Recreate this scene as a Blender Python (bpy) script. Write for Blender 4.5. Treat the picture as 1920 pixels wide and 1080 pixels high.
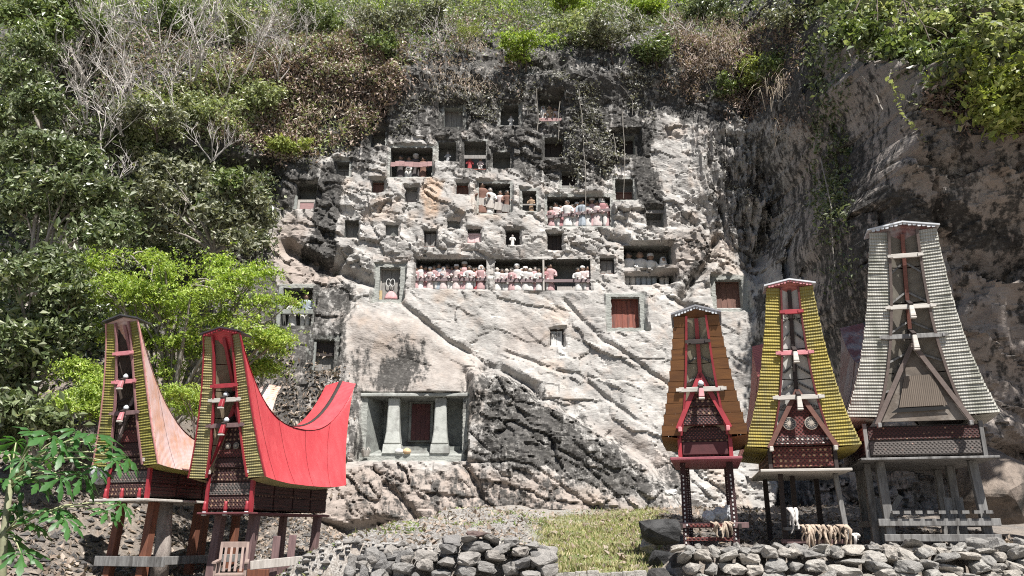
import bpy, bmesh, math, random
import numpy as np
from mathutils import Vector, Matrix

for o in list(bpy.data.objects):
    bpy.data.objects.remove(o)
scene = bpy.context.scene
col = scene.collection
R = math.radians
rng = np.random.default_rng(11)
random.seed(11)

# ------------------------------------------------------------------ camera
CAM_Z, PITCH, FPX = 1.6, R(17.0), 1500.0
cam_data = bpy.data.cameras.new('camera')
cam_data.sensor_width = 36.0
cam_data.lens = FPX / 1920.0 * 36.0
cam_data.clip_start = 0.1
cam_data.clip_end = 500.0
cam = bpy.data.objects.new('camera', cam_data)
cam.location = (0, 0, CAM_Z)
cam.rotation_euler = (R(90) + PITCH, 0, 0)
col.objects.link(cam)
scene.camera = cam

# ------------------------------------------------------------------ light
SUN = Vector((0.24, -0.55, 1.0)).normalized()       # direction towards the sun
world = bpy.data.worlds.new('World')
scene.world = world
world.use_nodes = True
wn, wl = world.node_tree.nodes, world.node_tree.links
wn.clear()
sky = wn.new('ShaderNodeTexSky')
sky.sky_type = 'NISHITA'
sky.sun_disc = False
sky.sun_elevation = math.asin(SUN.z)
sky.sun_rotation = math.atan2(SUN.x, SUN.y)
bg = wn.new('ShaderNodeBackground')
bg.inputs['Strength'].default_value = 0.05
wo = wn.new('ShaderNodeOutputWorld')
wl.new(sky.outputs['Color'], bg.inputs['Color'])
wl.new(bg.outputs['Background'], wo.inputs['Surface'])
sl = bpy.data.lights.new('sun', 'SUN')
sl.energy = 5.0
sl.angle = R(0.53)
sl.color = (1.0, 0.965, 0.915)
sun = bpy.data.objects.new('sun', sl)
sun.rotation_euler = SUN.to_track_quat('Z', 'Y').to_euler()
sun.location = (10, -20, 40)
col.objects.link(sun)
vs = scene.view_settings
vs.view_transform = 'Standard'
vs.look = 'None'
vs.gamma = 1.0
vs.exposure = 0.95
vs.use_curve_mapping = False
scene.cycles.use_denoising = False
scene.cycles.filter_width = 1.1
scene.cycles.sample_clamp_indirect = 4.0
scene.cycles.max_bounces = 6
scene.cycles.diffuse_bounces = 2
scene.cycles.transparent_max_bounces = 6

# ------------------------------------------------------------------ pixel <-> place helpers (photo is 1920 x 1080)
CP, SP = math.cos(PITCH), math.sin(PITCH)
def ray(px, py):
    u = (px - 960) / FPX; v = (540 - py) / FPX
    return np.array([u, CP - v * SP, SP + v * CP])
def at(px, py, Y):
    d = ray(px, py)
    return Vector((d[0] / d[1] * Y, Y, CAM_Z + d[2] / d[1] * Y))
def zat(py, Y):
    d = ray(960, py)
    return CAM_Z + d[2] / d[1] * Y
def proj(X, Y, Z):
    zz = Z - CAM_Z
    d = np.maximum(Y * CP + zz * SP, 0.05)
    return 960 + FPX * X / d, 540 - FPX * (-Y * SP + zz * CP) / d
def sstep(a, b, x):
    t = np.clip((x - a) / (b - a), 0, 1)
    return t * t * (3 - 2 * t)

# ------------------------------------------------------------------ numpy noise
def _hash(ix, iy, iz, s):
    h = (ix * 374761393 + iy * 668265263 + iz * 2147483647 + s * 974711) & 0xffffffff
    h = ((h ^ (h >> 13)) * 1274126177) & 0xffffffff
    return ((h ^ (h >> 16)) & 0xffff) / 65535.0
def vnoise(x, y, z, s=0):
    x, y, z = np.broadcast_arrays(np.asarray(x, float), np.asarray(y, float), np.asarray(z, float))
    ix, iy, iz = (np.floor(q).astype(np.int64) for q in (x, y, z))
    fx, fy, fz = x - ix, y - iy, z - iz
    fx, fy, fz = (q * q * q * (q * (q * 6 - 15) + 10) for q in (fx, fy, fz))
    r = 0
    for dx in (0, 1):
        for dy in (0, 1):
            for dz in (0, 1):
                w = (fx if dx else 1 - fx) * (fy if dy else 1 - fy) * (fz if dz else 1 - fz)
                r = r + w * _hash(ix + dx, iy + dy, iz + dz, s)
    return r * 2 - 1
def fbm(x, y, z, o=4, s=0, g=0.5):
    r = 0; a = 1; f = 1; n = 0
    for k in range(o):
        r = r + a * vnoise(x * f, y * f, z * f, s + k * 17); n += a; a *= g; f *= 2.03
    return r / n
def facets(x, z, s=0, tilt=0.6):
    """broken-rock blocks: each worley cell is a tilted plane; returns height and distance to the crack"""
    ix, iz = np.floor(x).astype(np.int64), np.floor(z).astype(np.int64)
    b1 = np.full(x.shape, 9.0); b2 = np.full(x.shape, 9.0); h = np.zeros(x.shape)
    for dx in (-1, 0, 1):
        for dz in (-1, 0, 1):
            cx, cz = ix + dx, iz + dz
            px_ = cx + _hash(cx, cz, 0 * cx, s); pz_ = cz + _hash(cx, cz, 0 * cx + 1, s)
            d = np.hypot(x - px_, z - pz_)
            hh = (_hash(cx, cz, 0 * cx + 2, s) - .5) + tilt * ((_hash(cx, cz, 0 * cx + 3, s) - .5) * (x - px_) + (_hash(cx, cz, 0 * cx + 4, s) - .5) * (z - pz_)) * 2
            near = d < b1
            b2 = np.where(near, b1, np.minimum(b2, d))
            h = np.where(near, hh, h); b1 = np.where(near, d, b1)
    return h, b2 - b1
def poly_sd(px, py, poly):
    """signed distance to a polygon (negative inside)"""
    P = np.array(poly, float); d = np.full(np.shape(px), 1e9); ins = np.zeros(np.shape(px), bool)
    for k in range(len(P)):
        a, b = P[k], P[(k + 1) % len(P)]
        e = b - a; wx = px - a[0]; wy = py - a[1]
        t = np.clip((wx * e[0] + wy * e[1]) / (e @ e), 0, 1)
        d = np.minimum(d, np.hypot(wx - t * e[0], wy - t * e[1]))
        c = ((a[1] <= py) & (b[1] > py)) | ((b[1] <= py) & (a[1] > py))
        with np.errstate(divide='ignore', invalid='ignore'):
            xi = a[0] + (py - a[1]) / (b[1] - a[1] + 1e-12) * e[0]
        ins ^= c & (px < xi)
    return np.where(ins, -d, d)
def line_d(px, py, pts):
    d = np.full(np.shape(px), 1e9)
    for a, b in zip(pts[:-1], pts[1:]):
        a = np.array(a, float); e = np.array(b, float) - a
        wx = px - a[0]; wy = py - a[1]
        t = np.clip((wx * e[0] + wy * e[1]) / (e @ e), 0, 1)
        d = np.minimum(d, np.hypot(wx - t * e[0], wy - t * e[1]))
    return d

# ------------------------------------------------------------------ materials
def nodes_of(name):
    m = bpy.data.materials.new(name); m.use_nodes = True
    nt = m.node_tree; nt.nodes.clear()
    out = nt.nodes.new('ShaderNodeOutputMaterial'); b = nt.nodes.new('ShaderNodeBsdfPrincipled')
    nt.links.new(b.outputs[0], out.inputs['Surface'])
    return m, nt, b
def N(nt, t, **kw):
    n = nt.nodes.new(t)
    for k, v in kw.items():
        if k in n.inputs: n.inputs[k].default_value = v
        else: setattr(n, k, v)
    return n
def mix(nt, fac, a, b, mode='MIX'):
    n = nt.nodes.new('ShaderNodeMix'); n.data_type = 'RGBA'; n.blend_type = mode; n.clamp_factor = True
    for sock, v in ((n.inputs[0], fac), (n.inputs[6], a), (n.inputs[7], b)):
        if isinstance(v, (int, float)): sock.default_value = v
        elif isinstance(v, tuple): sock.default_value = (*v[:3], 1)
        else: nt.links.new(v, sock)
    return n.outputs[2]
def ramp(nt, src, stops):
    n = nt.nodes.new('ShaderNodeValToRGB'); e = n.color_ramp.elements
    while len(e) < len(stops): e.new(0.5)
    for k, (p, c) in enumerate(stops):
        e[k].position = p; e[k].color = (*c, 1) if isinstance(c, tuple) else (c, c, c, 1)
    nt.links.new(src, n.inputs[0]); return n.outputs[0]
def noise(nt, scale, detail=4, rough=.55, vec=None, dist=0.0):
    n = N(nt, 'ShaderNodeTexNoise', Scale=scale, Detail=detail, Roughness=rough, Distortion=dist)
    if vec: nt.links.new(vec, n.inputs['Vector'])
    return n.outputs[0]
def mapping(nt, vec, scale=(1, 1, 1), rot=(0, 0, 0)):
    n = nt.nodes.new('ShaderNodeMapping'); n.inputs['Scale'].default_value = scale; n.inputs['Rotation'].default_value = rot
    nt.links.new(vec, n.inputs['Vector']); return n.outputs[0]
def bump(nt, b, h, strength=.5, dist=.02):
    n = N(nt, 'ShaderNodeBump', Strength=strength, Distance=dist)
    nt.links.new(h, n.inputs['Height']); nt.links.new(n.outputs[0], b.inputs['Normal']); return n
MATS = {}
def plain(name, c1, c2=None, rough=.75, scale=9.0, bstr=.35, bdist=.01, stretch=(1, 1, 1), metal=0.0, dirt=None):
    """a worn surface: two tones mottled by noise, fine relief, optional dirt patches"""
    if name in MATS: return MATS[name]
    m, nt, b = nodes_of(name)
    tc = nt.nodes.new('ShaderNodeTexCoord').outputs['Object']
    v = mapping(nt, tc, stretch)
    c2 = c2 or tuple(x * .7 for x in c1)
    n1 = noise(nt, scale, 6, .62, v)
    cc = mix(nt, ramp(nt, n1, [(.34, 0.0), (.66, 1.0)]), c1, c2)
    if dirt:
        n2 = noise(nt, scale * .33, 5, .7, v)
        cc = mix(nt, ramp(nt, n2, [(.5, 0.0), (.64, 1.0)]), cc, dirt)
    oi = nt.nodes.new('ShaderNodeObjectInfo').outputs['Random']
    cc = mix(nt, 1.0, cc, ramp(nt, oi, [(0, .82), (1, 1.0)]), 'MULTIPLY')
    nt.links.new(cc, b.inputs['Base Color'])
    b.inputs['Roughness'].default_value = rough; b.inputs['Metallic'].default_value = metal
    bump(nt, b, noise(nt, scale * 4, 6, .65, v), bstr, bdist)
    MATS[name] = m; return m
def leafmat(name, cols, trans=.35, rough=.5):
    if name in MATS: return MATS[name]
    m, nt, b = nodes_of(name)
    g = nt.nodes.new('ShaderNodeNewGeometry').outputs['Random Per Island']
    st = [(k / max(1, len(cols) - 1), c) for k, c in enumerate(cols)]
    cc = ramp(nt, g, st)
    tc = nt.nodes.new('ShaderNodeTexCoord').outputs['Object']
    cc = mix(nt, 1.0, cc, ramp(nt, noise(nt, .8, 3, .6, tc), [(.3, .72), (.7, 1.3)]), 'MULTIPLY')
    nt.links.new(cc, b.inputs['Base Color'])
    b.inputs['Roughness'].default_value = rough
    t = nt.nodes.new('ShaderNodeBsdfTranslucent')
    nt.links.new(mix(nt, 1.0, cc, (1.25, 1.3, .6), 'MULTIPLY'), t.inputs[0])
    ms = nt.nodes.new('ShaderNodeMixShader'); ms.inputs[0].default_value = trans * .75
    nt.links.new(b.outputs[0], ms.inputs[1]); nt.links.new(t.outputs[0], ms.inputs[2])
    out = [n for n in nt.nodes if n.type == 'OUTPUT_MATERIAL'][0]
    nt.links.new(ms.outputs[0], out.inputs['Surface'])
    MATS[name] = m; return m

# ------------------------------------------------------------------ mesh + object helpers
def tag(o, label=None, cat=None, group=None, kind=None):
    if label: o['label'] = label
    if cat: o['category'] = cat
    if group: o['group'] = group
    if kind: o['kind'] = kind
    return o
def link(name, me, m=None, parent=None, loc=None, rot=None, scale=None):
    o = bpy.data.objects.new(name, me); col.objects.link(o)
    if parent is not None: o.parent = parent
    if m is not None:
        if len(me.materials) == 0: me.materials.append(None)
        o.material_slots[0].link = 'OBJECT'; o.material_slots[0].material = m
    if loc is not None: o.location = loc
    if rot is not None: o.rotation_euler = rot
    if scale is not None: o.scale = scale
    return o
def empty(name, loc=(0, 0, 0), rz=0.0):
    o = bpy.data.objects.new(name, None); col.objects.link(o)
    o.location = loc; o.rotation_euler = (0, 0, rz); o.empty_display_size = .2
    return o
def mesh_np(name, V, F, smooth=False):
    """V (n,3), F (m,k) arrays"""
    V = np.ascontiguousarray(V, np.float32); F = np.ascontiguousarray(F, np.int32)
    me = bpy.data.meshes.new(name); m, k = F.shape
    me.vertices.add(len(V)); me.vertices.foreach_set('co', V.ravel())
    me.loops.add(m * k); me.loops.foreach_set('vertex_index', F.ravel())
    me.polygons.add(m); me.polygons.foreach_set('loop_start', np.arange(0, m * k, k, dtype=np.int32))
    try: me.polygons.foreach_set('loop_total', np.full(m, k, np.int32))
    except Exception: pass
    me.polygons.foreach_set('use_smooth', np.full(m, bool(smooth)))
    me.update(calc_edges=True); return me
class MB:
    def __init__(s): s.v = []; s.f = []
    def add(s, v, f):
        n = len(s.v); s.v += [tuple(p) for p in v]; s.f += [tuple(i + n for i in q) for q in f]; return s
    def box(s, x0, x1, y0, y1, z0, z1, taper=0.0):
        t = taper
        v = [(x0, y0, z0), (x1, y0, z0), (x1, y1, z0), (x0, y1, z0), (x0 + t, y0 + t, z1), (x1 - t, y0 + t, z1), (x1 - t, y1 - t, z1), (x0 + t, y1 - t, z1)]
        return s.add(v, [(3, 2, 1, 0), (4, 5, 6, 7), (0, 1, 5, 4), (1, 2, 6, 5), (2, 3, 7, 6), (3, 0, 4, 7)])
    def bar(s, p, q, w, h, up=(0, 0, 1), w2=None, h2=None):
        p, q = Vector(p), Vector(q); d = (q - p).normalized(); u = Vector(up)
        if abs(d.dot(u)) > .98: u = Vector((0, 1, 0))
        r = d.cross(u).normalized(); u = r.cross(d)
        w2 = w if w2 is None else w2; h2 = h if h2 is None else h2; v = []
        for c, a, b in ((p, w, h), (q, w2, h2)):
            for i, j in ((-1, -1), (1, -1), (1, 1), (-1, 1)): v.append(c + r * (i * a / 2) + u * (j * b / 2))
        return s.add(v, [(3, 2, 1, 0), (4, 5, 6, 7), (0, 1, 5, 4), (1, 2, 6, 5), (2, 3, 7, 6), (3, 0, 4, 7)])
    def tube(s, pts, rad, n=6, cap=True):
        pts = [Vector(p) for p in pts]; v = []; f = []; prev = None
        for i, p in enumerate(pts):
            d = (pts[min(i + 1, len(pts) - 1)] - pts[max(i - 1, 0)]).normalized()
            u = prev if prev is not None else (Vector((0, 0, 1)) if abs(d.z) < .9 else Vector((1, 0, 0)))
            r = d.cross(u).normalized() if d.cross(u).length > 1e-5 else Vector((1, 0, 0)); u = r.cross(d).normalized(); prev = u
            rr = rad[i] if hasattr(rad, '__len__') else rad
            for k in range(n):
                a = 2 * math.pi * k / n; v.append(p + (r * math.cos(a) + u * math.sin(a)) * rr)
        for i in range(len(pts) - 1):
            for k in range(n):
                f.append((i * n + k, i * n + (k + 1) % n, (i + 1) * n + (k + 1) % n, (i + 1) * n + k))
        if cap:
            f.append(tuple(range(n - 1, -1, -1))); f.append(tuple((len(pts) - 1) * n + k for k in range(n)))
        return s.add(v, f)
    def lathe(s, prof, n=10, c=(0, 0, 0), sx=1, sy=1):
        v = []; f = []
        for r, z in prof:
            for k in range(n):
                a = 2 * math.pi * k / n; v.append((c[0] + r * math.cos(a) * sx, c[1] + r * math.sin(a) * sy, c[2] + z))
        for i in range(len(prof) - 1):
            for k in range(n): f.append((i * n + k, i * n + (k + 1) % n, (i + 1) * n + (k + 1) % n, (i + 1) * n + k))
        f.append(tuple(range(n - 1, -1, -1))); f.append(tuple((len(prof) - 1) * n + k for k in range(n)))
        return s.add(v, f)
    def grid(s, pts):
        """pts[i][j] -> sheet"""
        n, m = len(pts), len(pts[0])
        v = [p for row in pts for p in row]
        return s.add(v, [(i * m + j, i * m + j + 1, (i + 1) * m + j + 1, (i + 1) * m + j) for i in range(n - 1) for j in range(m - 1)])
    def mesh(s, name='mesh', smooth=False, bevel=0.0):
        me = bpy.data.meshes.new(name); me.from_pydata(s.v, [], s.f)
        if bevel > 0:
            bm = bmesh.new(); bm.from_mesh(me)
            bmesh.ops.bevel(bm, geom=bm.edges[:], offset=bevel, segments=1, affect='EDGES', clamp_overlap=True)
            bm.to_mesh(me); bm.free()
        if smooth: me.polygons.foreach_set('use_smooth', [True] * len(me.polygons))
        me.update(); return me
    def obj(s, name, m, parent=None, smooth=False, bevel=0.0, **kw):
        return link(name, s.mesh(name, smooth, bevel), m, parent, **kw)

# ================================================================== THE CLIFF (structure)
def ybase(x, z):
    x = np.asarray(x, float); z = np.asarray(z, float)
    main = np.interp(z, [-2, 0, 2, 4, 8, 12, 17, 19.6, 21, 22.5, 26, 36], [26.8, 27.4, 27.8, 28.5, 29.8, 30.6, 31.3, 31.5, 31.15, 31.5, 34.4, 46])
    left = np.interp(z, [-2, 0, 3, 8, 13, 15.5, 17, 20, 26, 36], [21.5, 22.5, 23.6, 26.6, 29.6, 30.2, 28.9, 29.6, 33.5, 45])
    right = np.interp(z, [-2, 0, 3, 8, 11, 12.6, 14.5, 18, 22, 36], [24.6, 24.4, 24.2, 23.4, 22.4, 21.9, 22.2, 24.4, 28, 42])
    right = right - .30 * (x - 10.5)
    wl_ = 1 - sstep(-14.5, -9.0, x); xw = x - 1.05 * sstep(10.5, 14, z) + .30 * vnoise(x * .3, 2, z * .35, 7) + .10 * vnoise(x * .5, 2, z * 1.1, 9)
    wr_ = .55 * sstep(9.35, 10.25, xw) + .45 * sstep(9.9, 11.0, xw + .3 * vnoise(x * .4, 5, z * .6, 17))
    return main * (1 - wl_) * (1 - wr_) + left * wl_ + right * wr_
def hit(px, py):
    d = ray(px, py); Y = 29.0
    for _ in range(12):
        Y = .5 * Y + .5 * float(ybase(d[0] / d[1] * Y, CAM_Z + d[2] / d[1] * Y))
    return at(px, py, Y)

xs = np.concatenate([np.arange(-30, -11, .13), np.arange(-11, 9.0, .062), np.arange(9.0, 11.3, .032), np.arange(11.3, 27, .13)])
zs = np.concatenate([np.arange(-1.5, 21.2, .062), np.arange(21.2, 37, .16)])
X, Z = np.meshgrid(xs, zs); X = X.copy(); Z = Z.copy()
Yb = ybase(X, Z)
PX, PY = proj(X, Yb, Z)
# relief: big bulges, tilted blocks, strata
isR = sstep(9.2, 10.5, X); isL = 1 - sstep(-12, -9.2, X)
D = .55 * fbm(X * .22, 0, Z * .22, 3, 3)
ca, sa = math.cos(R(32)), math.sin(R(32))
xr, zr = X * ca - Z * sa, X * sa + Z * ca            # strata dip down to the right
warp = .45 * fbm(X * .7, 1, Z * .7, 3, 9)
h1, c1 = facets(xr * .42 + warp, zr * 1.05 + warp, 5, .75)
h2, c2 = facets(xr * 1.25 + 2 * warp, zr * 2.6 - warp, 8, .8)
h3, c3 = facets(xr * 3.2 + 3 * warp, zr * 5.5 + 2 * warp, 12, .9)
rough = (.5 + .5 * sstep(-.3, .4, fbm(X * .3 + 9, 4, Z * .3, 3, 31))) * (.26 + .40 * sstep(10.2, 12.2, Z) + .35 * (1 - sstep(3.0, 4.6, Z)))
rough = np.maximum(rough, .62 * (1 - sstep(-20, 30, poly_sd(PX, PY, [(885, 700), (960, 700), (1110, 800), (1290, 940), (1200, 985), (640, 985), (640, 870), (870, 862)]))))
sm = 1 - .55 * (1 - sstep(-12, 25, poly_sd(PX, PY, [(640, 575), (760, 600), (905, 690), (900, 745), (640, 745)])))
h4, c4 = facets(xr * 5.5 + 2 * warp, zr * 8.5 - 2 * warp, 15, 1.0)
D += sm * rough * (.42 * h1 + .24 * h2 + .085 * h3 + .025 * h4) - sm * rough * .16 * (1 - sstep(0, .05, c1)) - sm * rough * .10 * (1 - sstep(0, .08, c2))
D += sm * .05 * fbm(xr * .9, 2, zr * 2.2, 3, 21, .5) + .02 * fbm(X * 5, 2, Z * 5, 2, 44, .5)
rd = 1 - np.abs(fbm(xr * 1.1 + warp, 12, zr * 2.4, 4, 141, .58)) * 2
D += sm * .05 * rough * (rd - .6)
# vertical fluting high on the right and under the brow
fl = (1 - sstep(-20, 40, poly_sd(PX, PY, [(1300, 240), (1545, 230), (1545, 520), (1330, 440)])))
D += fl * (.42 * fbm(X * 2.6 + .4 * warp, 0, Z * .4, 4, 61, .6) + .25 * (1 - 2 * np.abs(fbm(X * 3.4 + warp, 0, Z * .5, 3, 62, .5))))
br = np.exp(-((Z - 21.3) / 1.6) ** 2) * (1 - isR)
D += br * .32 * fbm(X * 1.3, 3, Z * 1.3, 4, 71, .6)
D += isR * (.45 * fbm(X * .5 + .3 * Z, Yb * .5, Z * .5, 4, 81) + .16 * fbm(X * 2, Yb * 2, Z * 2, 3, 82))
hr, cr = facets(X * .38 + .8 * warp, Z * .5 + X * .25 + warp, 33, 1.0); hr2, cr2 = facets(X * 1.1 + warp, Z * 1.3 + X * .5, 37, .9)
D += isR * (.75 * hr + .28 * hr2 - .25 * (1 - sstep(0, .06, cr)))
side = np.exp(-((X - 10.1) / .8) ** 2)
D += side * (.5 * fbm(X * .7, Yb * .6, Z * .7, 5, 87, .6) + .35 * (1 - 2 * np.abs(fbm(X * 1.2, Yb * 1.1, Z * .5, 3, 88, .6))))
# large blocks read from the rock: forward positive
def block(poly, amt, edge=10, fade=0):
    global D
    D += amt * (1 - sstep(-edge, edge, poly_sd(PX + 14 * warp * 4, PY + 40 * warp, poly)))
block([(885, 702), (930, 690), (985, 735), (1100, 800), (1210, 870), (1290, 965), (600, 985), (600, 870), (870, 862)], .75, 12)
block([(520, 300), (655, 300), (640, 460), (600, 500), (540, 450)], .35, 12)
block([(640, 590), (760, 600), (900, 690), (905, 745), (650, 745)], .14, 9)
block([(1150, 545), (1420, 560), (1420, 900), (1300, 930), (1120, 760)], .25, 25)
block([(1215, 430), (1310, 425), (1345, 500), (1290, 560), (1180, 450)], .3, 8)
block([(1380, 420), (1520, 430), (1520, 520), (1400, 500)], -.7, 25)
block([(1500, 420), (1590, 440), (1640, 600), (1665, 820), (1760, 850), (1900, 840), (1910, 1030), (1470, 1030), (1470, 620)], -2.6, 22)
block([(400, 300), (520, 300), (510, 345), (420, 340)], -.9, 12)
block([(300, 690), (650, 640), (640, 980), (300, 1000)], .3, 30)
for pts, wd, amt in [([(528, 452), (575, 478), (618, 500), (690, 522), (720, 545)], 11, -.65), ([(618, 500), (650, 470)], 8, -.4), ([(905, 690), (950, 700), (995, 722), (1012, 748)], 9, -.5),
                     ([(1350, 455), (1320, 500), (1280, 570)], 9, -.55), ([(700, 880), (760, 940), (790, 985)], 8, -.35), ([(880, 870), (1000, 880), (1120, 960)], 3, -.14),
                     ([(870, 700), (868, 860), (900, 930)], 8, -.3), ([(1000, 830), (1090, 870), (1150, 930)], 3, -.12), ([(955, 660), (1090, 705), (1190, 790)], 4, -.16), ([(740, 560), (840, 640), (930, 690)], 5, -.2),
                     ([(1060, 560), (1130, 640), (1250, 720)], 4, -.18), ([(1120, 420), (1150, 450), (1180, 455)], 7, -.3)]:
    D += amt * np.exp(-(line_d(PX + 30 * warp, PY + 30 * warp, pts) / wd) ** 2)
Y = Yb - D

# ---- the carved openings: photo rectangle, depth, look
# key: (x0, y0, x1, y1, depth)
NICHE = {
 'a1': (832, 201, 868, 238, .55), 'a2': (938, 196, 973, 235, .7), 'a3': (1011, 180, 1053, 228, .7), 'a4': (693, 240, 724, 276, .7), 'a0': (694, 206, 722, 230, .3),
 'a5': (1155, 254, 1190, 290, .6), 'b1': (730, 276, 812, 332, .8), 'b2': (821, 266, 856, 303, .7), 'b3': (869, 264, 912, 319, .7), 'b4': (923, 284, 957, 317, .7),
 'b5': (1021, 257, 1057, 295, .7), 'b6': (629, 303, 656, 330, .5), 'c1': (552, 344, 596, 393, .7), 'b7': (1053, 320, 1082, 352, .6), 'c9': (1154, 335, 1187, 375, .5),
 'c2': (696, 338, 721, 362, .35), 'c3': (758, 351, 784, 381, .35), 'c4': (855, 342, 879, 366, .4), 'c5': (897, 343, 957, 400, .7), 'c6': (979, 357, 1006, 396, .6),
 'c7': (1026, 368, 1144, 424, .8), 'c8': (1212, 388, 1243, 428, .6), 'd1': (644, 412, 674, 446, .5), 'd2': (794, 432, 819, 463, .3), 'd3': (876, 429, 902, 456, .3),
 'd4': (948, 431, 975, 460, .4), 'd5': (1026, 437, 1054, 470, .4), 'd6': (722, 421, 748, 444, .14), 'd7': (838, 414, 863, 429, .16),
 'e1': (778, 485, 913, 543, .85), 'e2': (927, 485, 1107, 545, .85), 'e3': (1125, 483, 1152, 514, .35), 'f1': (1170, 460, 1258, 502, .85), 'f2': (1172, 517, 1262, 537, .85),
 'e4': (709, 500, 752, 562, .45), 'g1': (525, 539, 588, 611, .85), 'g2': (1147, 556, 1199, 615, .4), 'g3': (1344, 523, 1390, 579, .45), 'g4': (1031, 616, 1057, 651, .25),
 'g5': (584, 635, 629, 695, .5), 'h1': (684, 744, 869, 856, 1.1)}
NB = {}
for k, (x0, y0, x1, y1, dp) in NICHE.items():
    pts = [hit(x, y) for x in (x0, x1) for y in (y0, y1)]
    ix = [(np.abs(xs - p.x).argmin(), np.abs(zs - p.z).argmin()) for p in pts]
    sub = Y[min(i[1] for i in ix):max(i[1] for i in ix) + 1, min(i[0] for i in ix):max(i[0] for i in ix) + 1]
    yc = float(np.percentile(sub, 80)) + .15
    if k == 'f2': yc = NB['f1'][4] + .03
    if k == 'e2': yc = NB['e1'][4] + .02
    A, B = at(x0, y1, yc), at(x1, y0, yc)
    NB[k] = [A.x, B.x, A.z, B.z, yc, dp]
hole = np.zeros((len(zs) - 1, len(xs) - 1), bool)
dress = np.zeros(X.shape)
for k, (x0, x1, z0, z1, yc, dp) in NB.items():
    big = k in ('h1', 'g2', 'g3', 'e4', 'g5', 'a1', 'a5', 'g1')
    up_ = k[0] in 'ab' or k in ('c5', 'c6', 'c7', 'c9')
    mg = .17 if big else (.06 if up_ else .0)
    dx = np.maximum(np.maximum(x0 - X, X - x1), 0); dz = np.maximum(np.maximum(z0 - Z, (Z - z1) * (1.4 if big else 1.0)), 0)
    dd = np.maximum(dx, dz) + .05 * fbm(X * 4, 7, Z * 4, 2, 90)
    w = 1 - sstep(mg, mg + (.10 if big else .09), dd)
    Y[:] = Y * (1 - w) + (yc + .012 * fbm(X * 3, 5, Z * 3, 2, 95)) * w
    dress[:] = np.maximum(dress, w * (.8 if big else (.65 if up_ else .0)))
for k, (x0, x1, z0, z1, yc, dp) in NB.items():
    i0, i1 = int(np.abs(xs - x0).argmin()), int(np.abs(xs - x1).argmin())
    j0, j1 = int(np.abs(zs - z0).argmin()), int(np.abs(zs - z1).argmin())
    jt = lambda n: np.abs(rng.normal(size=n)) * .018
    X[j0:j1 + 1, i0] = x0 + jt(j1 - j0 + 1); X[j0:j1 + 1, i1] = x1 - jt(j1 - j0 + 1); Z[j0, i0:i1 + 1] = z0 + jt(i1 - i0 + 1) * .6; Z[j1, i0:i1 + 1] = z1 - jt(i1 - i0 + 1) * 1.3
    X[j0, i0] = X[j1, i0] = x0; X[j0, i1] = X[j1, i1] = x1
    Y[j0:j1 + 1, i0:i1 + 1] = yc
    hole[j0:j1, i0:i1] = True
nz, nx = X.shape
idx = np.arange(nz * nx).reshape(nz, nx)
F = np.stack([idx[:-1, :-1], idx[:-1, 1:], idx[1:, 1:], idx[1:, :-1]], -1)[~hole]
CV = np.stack([X, Y, Z], -1).reshape(-1, 3)
cliff_me = mesh_np('cliff', CV, F, smooth=True)
try: cliff_me.set_sharp_from_angle(angle=R(24))
except Exception: pass
# stains, dark tones, stone colours and the right rock's painted shade, where they sit
PX, PY = proj(X, Y, Z)
wob = 26 * fbm(X * .8, 3, Z * .35, 4, 101, .6); wob2 = 26 * fbm(X * .8, 9, Z * .8, 4, 111, .6)
def zone(poly, edge=22, lo=-1.0):
    return 1 - sstep(-edge, edge, poly_sd(PX + wob, PY + wob2, poly))
dark = np.zeros(X.shape); tan = np.zeros(X.shape); org = np.zeros(X.shape)
def put(a, poly, v, edge=22): np.maximum(a, v * zone(poly, edge), out=a)
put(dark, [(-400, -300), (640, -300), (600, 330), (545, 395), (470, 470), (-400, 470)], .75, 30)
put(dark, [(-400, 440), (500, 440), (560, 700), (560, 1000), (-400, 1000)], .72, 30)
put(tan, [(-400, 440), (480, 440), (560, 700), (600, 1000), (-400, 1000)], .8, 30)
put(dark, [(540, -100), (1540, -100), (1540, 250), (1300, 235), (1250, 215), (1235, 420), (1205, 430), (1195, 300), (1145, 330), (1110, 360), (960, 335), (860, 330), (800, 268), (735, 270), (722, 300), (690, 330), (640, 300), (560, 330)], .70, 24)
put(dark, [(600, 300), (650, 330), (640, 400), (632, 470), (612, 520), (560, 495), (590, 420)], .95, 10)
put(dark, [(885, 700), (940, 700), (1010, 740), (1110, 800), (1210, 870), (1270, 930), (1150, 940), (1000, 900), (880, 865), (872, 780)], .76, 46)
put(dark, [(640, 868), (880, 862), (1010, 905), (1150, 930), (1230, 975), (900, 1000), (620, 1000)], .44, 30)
put(dark, [(590, 520), (670, 520), (655, 700), (690, 860), (560, 870), (430, 720), (520, 610)], .62, 16)
put(dark, [(735, 640), (800, 628), (800, 690), (775, 742), (690, 742), (700, 690)], .66, 34)
put(dark, [(640, 640), (700, 640), (690, 870), (630, 870)], .5, 30)
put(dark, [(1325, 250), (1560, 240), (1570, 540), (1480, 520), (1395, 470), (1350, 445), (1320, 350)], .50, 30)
put(dark, [(1400, 540), (1600, 520), (1600, 980), (1440, 960)], .55, 24)  # crevice beside the right rock: its shade painted into the stone
put(dark, [(1185, 230), (1240, 225), (1225, 420), (1190, 400)], .9, 8)
put(dark, [(1240, 440), (1352, 455), (1320, 520), (1290, 565), (1270, 520), (1310, 480)], .55, 10)
put(dark, [(1250, 860), (1300, 850), (1300, 990), (1200, 980)], .5, 16)
put(dark, [(1535, -100), (2100, -100), (2100, 1100), (1535, 1100)], .39, 14)  # right buttress darkened, its shade painted into the stone tone
put(tan, [(1500, -100), (2100, -100), (2100, 1100), (1500, 1100)], .6, 30)
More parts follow.
